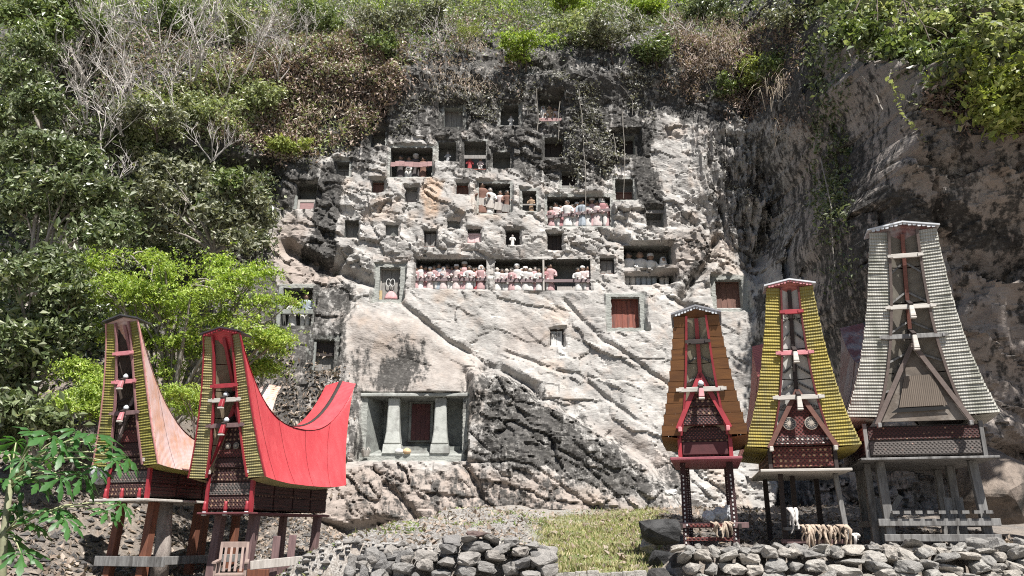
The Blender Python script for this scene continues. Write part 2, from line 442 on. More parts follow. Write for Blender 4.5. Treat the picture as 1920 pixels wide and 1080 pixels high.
put(dark, [(1540, 200), (1650, 260), (1700, 500), (1640, 640), (1540, 640)], .72, 40)
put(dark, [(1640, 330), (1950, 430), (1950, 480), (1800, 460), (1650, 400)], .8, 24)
put(tan, [(650, 575), (760, 590), (905, 690), (905, 745), (650, 745)], .5, 24)
put(tan, [(540, 395), (600, 395), (560, 480), (640, 520), (540, 560), (500, 470)], .8, 16)
put(tan, [(1240, 430), (1345, 440), (1310, 520), (1260, 520)], .6, 18)
put(tan, [(1090, 790), (1200, 800), (1300, 900), (1250, 900)], .45, 20)
put(tan, [(560, 860), (880, 870), (1050, 900), (1290, 990), (560, 1000)], .85, 20)
put(tan, [(1540, 300), (2000, 380), (2000, 1000), (1540, 900)], .75, 60)
put(tan, [(950, 590), (1040, 590), (1030, 660), (940, 650)], .45, 25)
put(org, [(800, 340), (826, 338), (828, 395), (812, 412), (795, 380)], .9, 8)
org += .4 * sstep(.25, .6, fbm(X * .7, 33, Z * .7, 4, 131, .6)) * (1 - dark)
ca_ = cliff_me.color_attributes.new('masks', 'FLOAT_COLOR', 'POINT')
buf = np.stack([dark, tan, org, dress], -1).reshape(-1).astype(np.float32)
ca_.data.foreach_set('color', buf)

m, nt, b = nodes_of('cliff_rock')
tc = nt.nodes.new('ShaderNodeTexCoord').outputs['Object']
at_ = N(nt, 'ShaderNodeAttribute', attribute_name='masks')
sep = nt.nodes.new('ShaderNodeSeparateColor'); nt.links.new(at_.outputs['Color'], sep.inputs[0])
dm, tm, om, gm = sep.outputs[0], sep.outputs[1], sep.outputs[2], at_.outputs['Alpha']
nA = noise(nt, .9, 8, .62, tc); nB = noise(nt, 4.5, 8, .66, tc); nC = noise(nt, 17, 6, .6, tc)
vst = mapping(nt, tc, (1.6, 1.6, .28)); nS = noise(nt, 2.2, 8, .68, vst)
cr_ = mapping(nt, tc, (1.0, 1.0, 2.2), (0, R(32), 0))
base = ramp(nt, nA, [(.32, (.21, .20, .19)), (.46, (.33, .318, .30)), (.56, (.41, .395, .372)), (.70, (.52, .50, .475))])
base = mix(nt, ramp(nt, nB, [(.42, 0.0), (.7, .8)]), base, (.27, .25, .235))
base = mix(nt, ramp(nt, noise(nt, 2.6, 9, .7, cr_, .4), [(.54, 0.0), (.66, .5)]), base, (.18, .17, .16))
base = mix(nt, ramp(nt, noise(nt, 1.7, 6, .6, tc), [(.52, 0.0), (.72, .55)]), base, (.42, .345, .295))
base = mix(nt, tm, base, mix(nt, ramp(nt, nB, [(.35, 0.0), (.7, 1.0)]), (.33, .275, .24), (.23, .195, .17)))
base = mix(nt, om, base, mix(nt, ramp(nt, nB, [(.35, 0.0), (.65, 1.0)]), (.36, .24, .165), (.40, .33, .265)))
base = mix(nt, gm, base, mix(nt, ramp(nt, nB, [(.3, 0.0), (.7, 1.0)]), (.33, .345, .315), (.24, .25, .235)))
def madd(a, k, c):
    n = nt.nodes.new('ShaderNodeMath'); n.operation = 'MULTIPLY_ADD'
    nt.links.new(a, n.inputs[0]); n.inputs[1].default_value = k
    if isinstance(c, (int, float)): n.inputs[2].default_value = c
    else: nt.links.new(c, n.inputs[2])
    return n.outputs[0]
st = madd(nS, 1.9, madd(nB, 1.3, madd(nA, 1.2, madd(dm, 1.15, -2.28))))      # edge of stains and painted shade broken by streaks and blotches
lich_shade = mix(nt, ramp(nt, nA, [(.45, 0.0), (.65, .5)]), ramp(nt, noise(nt, 6.5, 9, .72, tc), [(.36, (.012, .0115, .011)), (.52, (.042, .040, .037)), (.68, (.22, .21, .195))]), (.10, .095, .09))
base = mix(nt, ramp(nt, st, [(.36, 0.0), (.62, .95)]), base, lich_shade)
spk = ramp(nt, noise(nt, 8, 5, .65, tc), [(.65, 0.0), (.73, .55)])
base = mix(nt, spk, base, (.5, .49, .46))
nt.links.new(base, b.inputs['Base Color']); b.inputs['Roughness'].default_value = .92
b.inputs['Specular IOR Level'].default_value = .2
vo = N(nt, 'ShaderNodeTexVoronoi', Scale=6.5, Randomness=1.0); vo.feature = 'F1'; vo.distance = 'MANHATTAN'; nt.links.new(cr_, vo.inputs['Vector'])
hsum = madd(vo.outputs['Distance'], .3, noise(nt, 9, 10, .7, tc))
bump(nt, b, hsum, .6, .05)
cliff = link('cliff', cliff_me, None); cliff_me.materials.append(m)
tag(cliff, kind='structure')
dress_m = plain('dressed_stone', (.31, .325, .30), (.21, .22, .205), .9, 5, .5, .02, dirt=(.15, .15, .14))
deep_shade_m = plain('shaded_niche_stone', (.20, .20, .185), (.12, .12, .11), .95, 4, .5, .02)  # darker copy of the dressed stone, niche shade painted into its colour

# ================================================================== THE GROUND (structure)
gx = np.concatenate([np.arange(-70, -14, 2.0), np.arange(-14, 14, .14), np.arange(14, 70, 2.0)])
gy = np.concatenate([np.arange(-60, 8, 2.0), np.arange(8, 29.5, .14), np.arange(29.5, 70, 2.0)])
def ground_z(x, y):
    x = np.asarray(x, float); y = np.asarray(y, float)
    terr = sstep(14.0, 14.3, y)
    rise = np.clip(y - 14, 0, 16)
    mid = 0.90 + .105 * rise                                                     # grass ramp
    lefth = 1.38 + .075 * rise
    lowl = .42 + .055 * rise + .0 * x
    rgt = 1.28 + .02 * rise + .10 * np.clip(y - 17.5, 0, 8)
    wl1 = 1 - sstep(-.15, .55, x - .018 * rise)                                   # left terrace
    wl2 = 1 - sstep(-4.7, -2.9, x - .1 * (y - 15))                               # falls to the left houses
    wr1 = sstep(2.35, 2.9, x - .12 * rise)
    h = mid * (1 - wl1) + (lefth * (1 - wl2) + lowl * wl2) * wl1
    h = h * (1 - wr1) + rgt * wr1
    bank = sstep(-8.2, -12.5, x) * np.clip((y - 14.6) / 8.5, 0, 1.5) * 3.6
    bank2 = np.clip((y - 19.5) / 6, 0, 1.5) * 1.1 * (1 - sstep(-7.5, -4.2, x))
    h = (h + bank + bank2) * terr
    h = np.where(y > 30, np.maximum(h, 2.0), h)
    n = .10 * fbm(x * .7, y * .7, 0, 3, 7) + .035 * fbm(x * 3, y * 3, 0, 3, 8)
    return h + n * sstep(12, 15, y)
GX, GY = np.meshgrid(gx, gy); GZ = ground_z(GX, GY)
gi = np.arange(GX.size).reshape(GX.shape)
GF = np.stack([gi[:-1, :-1], gi[:-1, 1:], gi[1:, 1:], gi[1:, :-1]], -1).reshape(-1, 4)
g_me = mesh_np('ground', np.stack([GX, GY, GZ], -1).reshape(-1, 3), GF, True)
GPX, GPY = proj(GX, GY, GZ)
gw = 30 * fbm(GX * .9, GY * .9, 3, 4, 15)
grass_w = (1 - sstep(-18, 22, poly_sd(GPX + gw, GPY + gw * .2, [(1000, 985), (1130, 965), (1235, 930), (1235, 1000), (1225, 1090), (1020, 1090), (1010, 1010)]))) * sstep(13.9, 14.2, GY)
soil_w = np.clip((1 - sstep(-6.4, -4.6, GX)) + .8 * sstep(2.2, 3.0, GX) + .7 * (1 - sstep(-15, 25, poly_sd(GPX + gw, GPY, [(1180, 905), (1300, 880), (1300, 960), (1190, 960)]))), 0, 1)
ga = g_me.color_attributes.new('masks', 'FLOAT_COLOR', 'POINT')
ga.data.foreach_set('color', np.stack([grass_w, soil_w, 0 * GX, 0 * GX + 1], -1).reshape(-1).astype(np.float32))
m, nt, b = nodes_of('ground_soil')
tc = nt.nodes.new('ShaderNodeTexCoord').outputs['Object']
at_ = N(nt, 'ShaderNodeAttribute', attribute_name='masks'); sep = nt.nodes.new('ShaderNodeSeparateColor'); nt.links.new(at_.outputs['Color'], sep.inputs[0])
n1 = noise(nt, 2.4, 7, .65, tc); n2 = noise(nt, 22, 5, .65, tc)
grav = mix(nt, ramp(nt, n1, [(.40, 0.0), (.66, .75)]), ramp(nt, noise(nt, 30, 3, .6, tc), [(.36, (.10, .095, .088)), (.5, (.27, .255, .235)), (.66, (.46, .445, .42))]), (.24, .20, .165))
soil = ramp(nt, n1, [(.32, (.06, .05, .042)), (.5, (.13, .105, .085)), (.7, (.24, .20, .165))])
gras = ramp(nt, n1, [(.36, (.11, .145, .05)), (.52, (.20, .205, .09)), (.68, (.36, .29, .19))])
cc = mix(nt, sep.outputs[1], grav, mix(nt, ramp(nt, n2, [(.35, 0.0), (.75, .6)]), soil, grav))
cc = mix(nt, sep.outputs[0], cc, gras)
nt.links.new(cc, b.inputs['Base Color']); b.inputs['Roughness'].default_value = .95
bump(nt, b, noise(nt, 14, 8, .7, tc), .8, .05)
g_me.materials.append(m)
ground = tag(link('ground', g_me), kind='structure')

# ================================================================== TOMB OPENINGS carved in the cliff
W_GREY = plain('weathered_grey_wood', (.30, .285, .265), (.16, .15, .14), .85, 7, .5, .01, (4, 4, .5))
W_PALE = plain('pale_wood', (.50, .46, .42), (.33, .30, .27), .85, 7, .5, .01, (4, 4, .5))
W_DARK = plain('dark_wood', (.055, .042, .036), (.028, .022, .02), .8, 7, .5, .01, (4, 4, .5))
W_RED = plain('red_brown_wood', (.30, .095, .06), (.19, .06, .045), .75, 6, .4, .008, (5, 5, .4), dirt=(.12, .05, .04))
W_BROWN = plain('brown_wood', (.20, .10, .075), (.12, .065, .05), .8, 6, .5, .01, (5, 5, .5))
W_PINK = plain('faded_pink_wood', (.42, .25, .24), (.28, .17, .165), .8, 6, .4, .01, (.5, 4, 4))
W_MAUVE = plain('faded_mauve_rail', (.22, .165, .165), (.13, .095, .10), .8, 6, .4, .01, (.5, 4, 4))
PAINT_W = plain('chalky_white', (.70, .69, .67), (.52, .51, .49), .85, 6, .3, .01)
UMB = plain('faded_pink_cloth', (.72, .42, .42), (.55, .27, .28), .9, 8, .5, .01)
VOID = deep_shade_m

def niche(key, label, door=None, inset=.16, planks=4, sill=None, rail=None, extra=None, kind='tomb_niche', frame=None, part_h=1.0, group='burial openings in the cliff'):
    x0, x1, z0, z1, yc, dp = NB[key]
    t = empty(kind, ((x0 + x1) / 2, yc, z0))
    tag(t, label, 'tomb opening', group)
    w, h = x1 - x0, z1 - z0; hw = w / 2; inset = min(inset * 1.35, dp - .06)
    q = [(-hw, 0, 0), (hw, 0, 0), (hw, 0, h), (-hw, 0, h), (-hw + .03, dp, .02), (hw - .03, dp, .02), (hw - .03, dp, h - .02), (-hw + .03, dp, h - .02)]
    MB().add(q, [(0, 1, 5, 4), (1, 2, 6, 5), (2, 3, 7, 6), (3, 0, 4, 7), (4, 5, 6, 7)]).obj('recess', dress_m if key in ('g2', 'g3', 'e4', 'g5', 'a1', 'a5') else deep_shade_m, t)
    if door:
        e = MB(); ft = .055
        dh = h * part_h
        e.box(-hw + .008, -hw + ft, inset - .035, inset + .03, .012, dh); e.box(hw - ft, hw - .008, inset - .035, inset + .03, .012, dh)
        e.box(-hw + ft + .001, hw - ft - .001, inset - .034, inset + .03, dh - ft, dh - .004); e.box(-hw + ft + .001, hw - ft - .001, inset - .036, inset + .03, .012, ft)
        d = e.obj('door', frame or door, t)
        for k in range(planks):
            a = -hw + ft + (w - 2 * ft) * k / planks; c = -hw + ft + (w - 2 * ft) * (k + 1) / planks
            y = inset + random.uniform(-.008, .008)
            MB().box(a + .005, c - .005, y, y + .025, ft + .002, dh - ft - .002 - random.uniform(0, .03)).obj('plank', door, d)
    if sill:
        MB().box(-hw - .02, hw + .02, inset - .11, inset - .04, -.01, .07).obj('sill', sill, t, bevel=.008)
    if rail:
        for (f, th, m_) in rail:
            MB().box(-hw + .004, hw - .004, .03, .085, h * f, h * f + th).obj('rail', m_, t, bevel=.006)
    if extra: extra(t, hw, h, dp)
    return t
def small_figure_hint(*a): pass

niche('a0', 'shallow unfinished square hollow directly above the opening holding a pale mound')
niche('a1', 'grey doored opening in a pale dressed ledge, leftmost of the topmost row', W_GREY, .3, 3)
niche('a2', 'dark square opening with one tiny white figure, middle of the topmost row')
niche('a3', 'dark opening with a pink plank and three busts, right end of the topmost row', rail=[(.03, .16, W_PINK)])
def mound(t, hw, h, dp):
    MB().lathe([(.24, 0), (.22, .12), (.15, .24), (.05, .3), (.01, .31)], 12, (0.02, .3, .025)).obj('mound', plain('mound_clay', (.36, .33, .29), None, .9), t, smooth=True)
niche('a4', 'square opening with pale rim and a rounded mound inside, top left of the cliff', extra=mound)
niche('a5', 'dark opening high on the right, below hanging roots, with a broad pale ledge', W_DARK, .42, 3)
def gal_b1(t, hw, h, dp):
    for k in range(9):
        a = -hw + .02 + (2 * hw - .04) * k / 9; z = h * .40 + .03 * math.sin(k * .9) - .03
        MB().box(a, a + (2 * hw - .04) / 9 - .006, .03, .07, z - .02, z + .20 + random.uniform(-.015, .015)).obj('rail_board', W_PINK, t)
niche('b1', 'wide shadowed gallery with uneven pink railing boards, upper left of the cliff', extra=gal_b1, kind='effigy_gallery')
niche('b2', 'dark opening beside the red-clothed effigy, left of a narrow stone pillar')
niche('b3', 'two-storey opening with grey shelf and a red-clothed effigy below it', rail=[(.40, .17, W_GREY), (.02, .05, W_RED)])
niche('b4', 'plain black square opening just right of the red-clothed effigy')
niche('b5', 'black square opening with drip-streaked sill under the right end of the top row', W_DARK, .5, 3)
niche('b6', 'small dark opening with a grey board on the far left beside a black streak', W_GREY, .3, 2, part_h=.7)
def low_gate(t, hw, h, dp):
    e = MB().box(-hw + .1, hw - .02, .06, .12, h * .30, h * .40).box(-hw + .1, -hw + .2, .061, .119, .02, h * .299).box(hw - .12, hw - .02, .061, .119, .02, h * .299)
    g = e.obj('low_gate', W_PALE, t)
    MB().box(-hw + .205, hw - .125, .08, .1, .03, h * .295).obj('plank', W_PINK, g)
    MB().box(-hw - .16, -hw + .09, -.05, .10, -.02, h * .52).obj('stone_jamb', dress_m, t, bevel=.02)
niche('c1', 'dark opening with a pale wooden low gate, uppermost at the left edge of the cliff', extra=low_gate)
niche('b7', 'dark opening under thick creeper, right above the crowded upper gallery', W_DARK, .4, 3, rail=[(.02, .10, W_GREY)])
niche('c9', 'brown plank-doored opening between two pale rock ribs, right of the upper gallery', W_BROWN, .34, 4, part_h=.55)
niche('c2', 'small dark red doored opening below the pink railing boards', W_BROWN, .2, 2)
niche('c3', 'small grey doored opening with red sill, left of the orange rock streak', W_GREY, .2, 2, sill=W_RED)
niche('c4', 'small dark red doored opening just right of the orange rock streak', W_BROWN, .25, 2, frame=W_RED)
def skew_rail(t, hw, h, dp):
    for k in range(4):
        a = -hw + .01 + (2 * hw - .02) * k / 4; c = -hw + .01 + (2 * hw - .02) * (k + 1) / 4; z = h * (.42 - .07 * k)
        MB().bar((a, .05, z - .02), (c - .012, .05, z - .07), .05, .34, (0, 0, 1)).obj('rail_board', W_PALE if k < 3 else W_GREY, t)
niche('c5', 'gallery with a slanting grey panel railing and four effigies, centre of the cliff', extra=skew_rail, kind='effigy_gallery')
niche('c6', 'narrow dark opening with a tan effigy, between the slanting railing and the upper gallery', rail=[(.30, .06, W_GREY)])
niche('c7', 'upper gallery crowded with pink and white effigies behind one tilted rail', kind='effigy_gallery')
niche('c8', 'dark opening with grey upright planks and a beam, above the four white effigies', W_GREY, .35, 4, part_h=.55, rail=[(.72, .14, W_GREY)])
niche('d1', 'grey doored opening at left, beside the black vertical stain', W_GREY, .32, 2)
niche('d2', 'small plank shutter in a dark frame, leftmost of four above the long galleries', W_GREY, .16, 2, sill=W_BROWN, frame=W_DARK)
niche('d3', 'small pale pink double shutter, second of four above the long galleries', plain('pink_white_shutter', (.66, .50, .49), (.50, .36, .36), .8, 6), .10, 2, sill=W_PINK, part_h=.74)
niche('d4', 'small dark shutter with white figure and red sill, third of four above the long galleries', W_DARK, .22, 3, sill=W_RED)
niche('d5', 'small dark shutter with red sill, rightmost of four above the long galleries', W_DARK, .22, 3, sill=W_RED)
niche('d6', 'shallow unfinished grey rectangle cut in rock at the left of the shutter row')
niche('d7', 'shallow unfinished grey notch in white rock above the pale pink shutter')
niche('e1', 'left long gallery of pink-clothed effigies behind a mauve rail', kind='effigy_gallery', rail=[(.29, .13, W_MAUVE)])
def post_e2(t, hw, h, dp):
    MB().box(-.0, .07, .01, .08, .005, h - .005).obj('post', W_PALE, t)
    MB().box(hw * .30, hw * .68, .12, .2, .01, h * .16).obj('fallen_board', W_PALE, t)
niche('e2', 'right long gallery with white effigies, a pale post and an empty stretch of rail', kind='effigy_gallery', extra=post_e2,
      rail=[(.27, .13, W_MAUVE)])
niche('e3', 'small grey shutter with low rail between the long gallery and the white effigies', W_GREY, .18, 2, sill=W_BROWN, frame=W_DARK)
niche('f1', 'arched opening with four white-shirted effigies over a rough stone ledge', kind='effigy_gallery')
niche('f2', 'low slot under the stone ledge showing the legs of the white effigies', kind='effigy_gallery')
def oval_door(t, hw, h, dp):
    for s in (-1, 1):
        pts = [(s * .085 + .085 * math.cos(a), .215, h * .56 + .16 * math.sin(a)) for a in np.linspace(0, 2 * math.pi, 19)]
        MB().tube(pts, .017, 5, False).obj('ring_ornament', PAINT_W, t)
    u = MB().lathe([(.27, .03), (.26, .12), (.2, .26), (.1, .36), (.02, .40)], 12, (.06, .12, .0), 1, .45).obj('draped_parasol', UMB, t, smooth=True)
    MB().tube([(.06, .12, .40), (.06, .12, .55)], .014, 6).obj('handle', W_DARK, u)
    MB().box(-hw + .02, -hw + .13, .1, .14, .01, h * .3).obj('board', plain('ochre_board', (.5, .38, .2), None, .8), t)
niche('e4', 'doorway with two white ring ornaments and a pink parasol, left of the long galleries', W_GREY, .23, 2, extra=oval_door, frame=W_PALE)
def crossbar(t, hw, h, dp):
    MB().box(-hw - .10, hw + .05, -.05, .09, h * .30, h * .42).obj('crossbar', dress_m, t, bevel=.015)
    MB().box(-hw - .17, -hw - .01, -.06, .1, -.06, h * 1.0).obj('stone_jamb', dress_m, t, bevel=.02)
niche('g1', 'large left opening with stone crossbar and two white-robed effigies', kind='effigy_gallery', extra=crossbar)
niche('g2', 'large doorway with bright red-brown plank door in the white rock, right of centre', W_RED, .33, 5)
niche('g3', 'brown doorway in smooth pale surround, farthest right on the cliff', W_BROWN, .36, 4, extra=lambda t, hw, h, dp: MB().box(-hw + .02, hw - .02, .10, .2, .005, .06).obj('threshold', PAINT_W, t))
def board_txt(t, hw, h, dp):
    for k in range(3):
        MB().box(-hw + .09 + k * .12, -hw + .15 + k * .12, .085, .094, h * .6, h * .8).obj('carved_mark', W_GREY, t)
niche('g4', 'lone tiny whitewashed shutter with dark frame low in the middle of the white rock', PAINT_W, .10, 2, frame=W_DARK, sill=PAINT_W, extra=board_txt)
def dark_panel(t, hw, h, dp):
    MB().box(-hw + .07, hw - .07, .27, .31, h * .5, h * .92).obj('upper_panel', W_DARK, t)
    MB().box(-hw + .01, -hw + .1, .02, .12, .01, h * .9).obj('stone_jamb', dress_m, t)
niche('g5', 'doorway with grey lower planks and dark upper panel at the lower left of the cliff', W_GREY, .32, 3, extra=dark_panel)

# ---- the big house-shaped tomb with two pillars
x0, x1, z0, z1, yc, dp = NB['h1']
PALE_D = plain('pale_dressed_stone', (.46, .47, .44), (.34, .35, .325), .9, 4, .5, .02, dirt=(.24, .24, .225))
t = empty('pillared_tomb', ((x0 + x1) / 2, yc, z0)); hw, h = (x1 - x0) / 2, z1 - z0
tag(t, 'large grey stone tomb with two pillars and dark red door at the cliff foot', 'tomb')
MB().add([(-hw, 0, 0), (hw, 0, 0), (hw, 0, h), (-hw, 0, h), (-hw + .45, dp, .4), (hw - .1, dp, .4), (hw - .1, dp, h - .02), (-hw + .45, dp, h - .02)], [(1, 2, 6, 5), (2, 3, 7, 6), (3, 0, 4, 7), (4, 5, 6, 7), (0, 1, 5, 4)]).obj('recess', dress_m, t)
MB().box(-hw + .02, hw - .02, .02, dp - .06, .005, .10).obj('floor_slab', PALE_D, t, bevel=.02)
MB().box(-hw - .25, hw + .15, -.13, .05, h + .0, h + .12).obj('lintel', PALE_D, t, bevel=.02)
for cx, wb in ((-.80, .28), (.92, .28)):
    c = MB()
    v = []
    for (zz, a, bq) in ((.45, wb, .34), (.9, wb * .84, .28), (h - .2, wb * .74, .24), (h - .02, wb * .78, .26)):
        for sx, sy in ((-1, -1), (1, -1), (1, 1), (-1, 1)): v.append((cx + sx * a * (1 if zz > .5 else 1.05) , .30 + sy * bq, zz))
    f = [(i * 4 + k, i * 4 + (k + 1) % 4, i * 4 + 4 + (k + 1) % 4, i * 4 + 4 + k) for i in range(3) for k in range(4)] + [(3, 2, 1, 0), (12, 13, 14, 15)]
    p = c.add(v, f).obj('pillar', PALE_D, t, bevel=.035)
    MB().box(cx - wb * 1.25, cx + wb * 1.25, -.04, .66, .10, .449, .03).obj('plinth', PALE_D, p, bevel=.02)
MB().box(-.34, .56, dp - .14, dp - .06, .62, h - .03).obj('door_frame', dress_m, t)
dr = MB().box(-.24, .46, dp - .17, dp - .145, .68, h - .12).obj('door', plain('dark_red_door', (.10, .03, .03), (.06, .02, .02), .7, 5), t)
for k in range(4): MB().box(-.235 + k * .174, -.235 + k * .174 + .166, dp - .19, dp - .172, .69, h - .13).obj('plank', MATS['dark_red_door'], dr)
MB().box(-hw + .5, hw - .12, dp - .3, dp - .2, .101, .44, .02).obj('back_step', dress_m, t)

# things lying in that tomb
def on_tomb(px, py, dy): return at(px, py, yc + dy)
p = Vector(((x0 + x1) / 2 - .52, yc + .0, z0 + .102))
o = MB().lathe([(.10, 0), (.14, .05), (.13, .12), (.06, .17), (.01, .18)], 9, sx=1.2).obj('cloth_bundle', PAINT_W, None, smooth=True, loc=p); tag(o, 'small white bundle beside the left pillar of the tomb', 'bundle')
o = MB().lathe([(.10, 0), (.15, .06), (.13, .13), (.05, .2), (.01, .21)], 9, sx=1.1).obj('straw_bundle', plain('straw', (.50, .30, .14), (.6, .45, .3), .9), None, smooth=True, loc=p + Vector((.27, .02, 0))); tag(o, 'small orange-brown bundle between the tomb pillars', 'bundle')
b_ = empty('offering_basket', (x0 + .08, yc - .30, z0 - .02)); tag(b_, 'small pale wicker basket left of the pillared tomb', 'basket')
MB().lathe([(.12, 0), (.17, .16), (.18, .2)], 10).obj('bowl', W_PALE, b_)
for k in range(6):
    a = k * math.pi / 3; MB().tube([(.16 * math.cos(a), .16 * math.sin(a), .2), (.1 * math.cos(a + .5), .1 * math.sin(a + .5), .31)], .012, 5).obj('stick', W_PALE, b_)

# ================================================================== EFFIGIES (carved wooden figures in clothes)
def cloth(n, c): return plain('cloth_' + n, c, tuple(x * .72 for x in c), .92, 10, .5, .012)
CL = {'pink': cloth('pink', (.56, .36, .36)), 'rose': cloth('rose', (.44, .22, .23)), 'red': cloth('red', (.42, .07, .075)), 'white': cloth('white', (.72, .70, .67)), 'grey': cloth('grey', (.34, .34, .35)),
      'pale': cloth('pale', (.66, .55, .53)), 'blue': cloth('blue_grey', (.40, .45, .50)), 'tan': cloth('tan', (.42, .29, .19)), 'brown': cloth('brown', (.22, .12, .09)), 'dark': cloth('dark', (.10, .085, .085))}
FACE = plain('carved_face_wood', (.33, .21, .145), (.22, .14, .10), .7, 8)
FACE_P = plain('weathered_face_wood', (.56, .50, .45), (.42, .36, .32), .8, 8)
HAIR = plain('black_hair', (.03, .027, .025), (.05, .045, .04), .8, 12)
def eff_meshes():
    body = MB().lathe([(.155, 0), (.165, .05), (.14, .22), (.125, .40), (.115, .50), (.125, .56), (.155, .66), (.165, .72), (.14, .77), (.06, .80), (.045, .83)], 12, sx=1.0, sy=.72).mesh('robe', True)
    legs = MB()
    for s in (-1, 1): legs.lathe([(.06, 0), (.07, .1), (.085, .3), (.075, .42)], 8, (s * .075, 0, 0))
    legs.box(-.15, .15, -.085, .085, .38, .50, .015)
    shirt = MB().lathe([(.135, .44), (.13, .50), (.125, .56), (.155, .66), (.165, .72), (.14, .77), (.06, .80), (.045, .83)], 12, sx=1.0, sy=.72).mesh('shirt', True)
    head = bpy.data.meshes.new('head'); bm = bmesh.new()
    bmesh.ops.create_uvsphere(bm, u_segments=12, v_segments=9, radius=.088)
    for v in bm.verts:
        v.co.z *= 1.22; v.co.y *= 1.05
        if v.co.z < -.02: v.co.x *= .86
        if abs(v.co.x) < .02 and v.co.y < -.07 and -.04 < v.co.z < .03: v.co.y -= .028       # nose
        if abs(abs(v.co.x) - .035) < .02 and v.co.y < -.05 and .0 < v.co.z < .05: v.co.y += .012   # eye hollows
        if v.co.z < -.05 and abs(v.co.x) < .03 and v.co.y < -.05: v.co.y -= .006
    for s in (-1, 1):
        e = bmesh.ops.create_uvsphere(bm, u_segments=6, v_segments=4, radius=.022)
        for v in e['verts']: v.co = Vector((v.co.x * .5 + s * .088, v.co.y, v.co.z * 1.4))
    bm.to_mesh(head); bm.free(); head.polygons.foreach_set('use_smooth', [True] * len(head.polygons))
    hair = MB().lathe([(.094, -.015), (.099, .03), (.092, .07), (.06, .108), (.01, .122)], 12, (0, .012, 0), 1.02, 1.08).mesh('hair', True)
    cap = MB().lathe([(.105, .03), (.10, .05), (.098, .09), (.085, .115), (.01, .125)], 12, (0, .005, 0)).mesh('cap', True)
    scarf = MB().lathe([(.13, -.10), (.115, -.03), (.102, .04), (.095, .08), (.06, .115), (.01, .125)], 12, (0, .022, 0), 1, .95).mesh('head_scarf', True)
    arms = {}
    for n, s in (('l', -1), ('r', 1)):
        arms[n] = MB().tube([(s * .13, 0, .745), (s * .185, -.01, .66), (s * .20, -.05, .54), (s * .17, -.17, .50), (s * .15, -.24, .515)], [.045, .05, .042, .034, .028], 7).mesh('arm', True)
    hang = {}
    for n, s in (('l', -1), ('r', 1)):
        hang[n] = MB().tube([(s * .13, 0, .745), (s * .185, 0, .66), (s * .20, -.01, .52), (s * .195, -.05, .38)], [.045, .048, .04, .03], 7).mesh('arm', True)
    return body, legs.mesh('legs', True), shirt, head, hair, cap, scarf, arms, hang
EM = eff_meshes()
def effigy(px, ptop, H, Yc, zf, cl, label, head='hair', face=0, trousers=None, hang=False, group=None, turn=0.0, scarfm=None):
    """stands on zf at depth Yc; H is its height in metres"""
    base = at(px, ptop, Yc)
    e = empty('effigy', (base.x, Yc, zf), turn + random.uniform(-.18, .18)); tag(e, label, 'effigy', group or 'clothed wooden effigies on the cliff')
    s = H / .98
    e.scale = (s * random.uniform(.95, 1.05), s, s)
    if trousers:
        link('trousers', EM[1], trousers, e); link('shirt', EM[2], cl, e)
    else: link('robe', EM[0], cl, e)
    hd = link('head', EM[3], FACE_P if face else FACE, e, loc=(0, -.01, .88), rot=(random.uniform(-.05, .08), 0, random.uniform(-.3, .3)))
    if head == 'hair': link('hair', EM[4], HAIR, hd)
    elif head == 'cap': link('cap', EM[5], scarfm or CL['white'], hd)
    elif head == 'scarf': link('head_scarf', EM[6], scarfm or CL['white'], hd)
    A = EM[8] if hang else EM[7]
    link('arm', A['l'], cl, e); link('arm', A['r'], cl, e)
    return e
ORD = ['first', 'second', 'third', 'fourth', 'fifth', 'sixth', 'seventh', 'eighth', 'ninth', 'tenth', 'eleventh', 'twelfth', 'thirteenth', 'fourteenth', 'fifteenth', 'sixteenth', 'seventeenth', 'eighteenth']
def row(key, specs, where, dy=.17, sink=0.0, grp=None):
    """specs: (px, head-top py, cloth, headwear, pale face)"""
    x0, x1, z0, z1, yc, dp = NB[key]
    for k, sp in enumerate(specs):
        px, pt, c, hd, fc = sp[:5]
        Yc = yc + dy + .04 * ((k * 7) % 3)
        top = at(px, pt, Yc).z; zf = z0 + .02 - sink
        nm = {'pale': 'cream', 'blue': 'blue-grey', 'rose': 'dusky rose'}.get(c, c)
        hw_ = {'hair': 'dark hair', 'cap': 'a cap', 'scarf': 'a white head scarf', 'bare': 'bare head'}[hd]
        lab = f'{ORD[k]} effigy from the left {where}, {nm} clothes, {hw_}' if len(specs) > 1 else f'small effigy in {nm} clothes {where}'
        if len(lab.split()) > 16: lab = f'{ORD[k]} effigy from the left {where}, {nm} clothes'
        effigy(px, pt, max(.5, top - zf), Yc, zf, CL[c], lab, hd, fc, CL['white'] if k % 3 == 1 and c not in ('white', 'red') else None, hang=(k % 4 == 2), group='effigies ' + where)
row('e1', [(781, 500, 'pink', 'hair', 0), (790, 497, 'white', 'hair', 0), (798, 499, 'rose', 'hair', 0), (807, 502, 'pale', 'cap', 0), (815, 498, 'pink', 'hair', 0), (823, 494, 'blue', 'hair', 0), (832, 501, 'pale', 'scarf', 0), (839, 496, 'pink', 'hair', 0), (847, 500, 'white', 'hair', 0),
           (856, 497, 'pale', 'cap', 0), (864, 502, 'rose', 'hair', 0), (871, 492, 'pink', 'cap', 0), (880, 499, 'white', 'hair', 0), (888, 503, 'pale', 'hair', 0), (894, 501, 'red', 'hair', 0), (902, 498, 'pink', 'scarf', 0), (909, 502, 'pale', 'hair', 0)], 'in left long gallery')
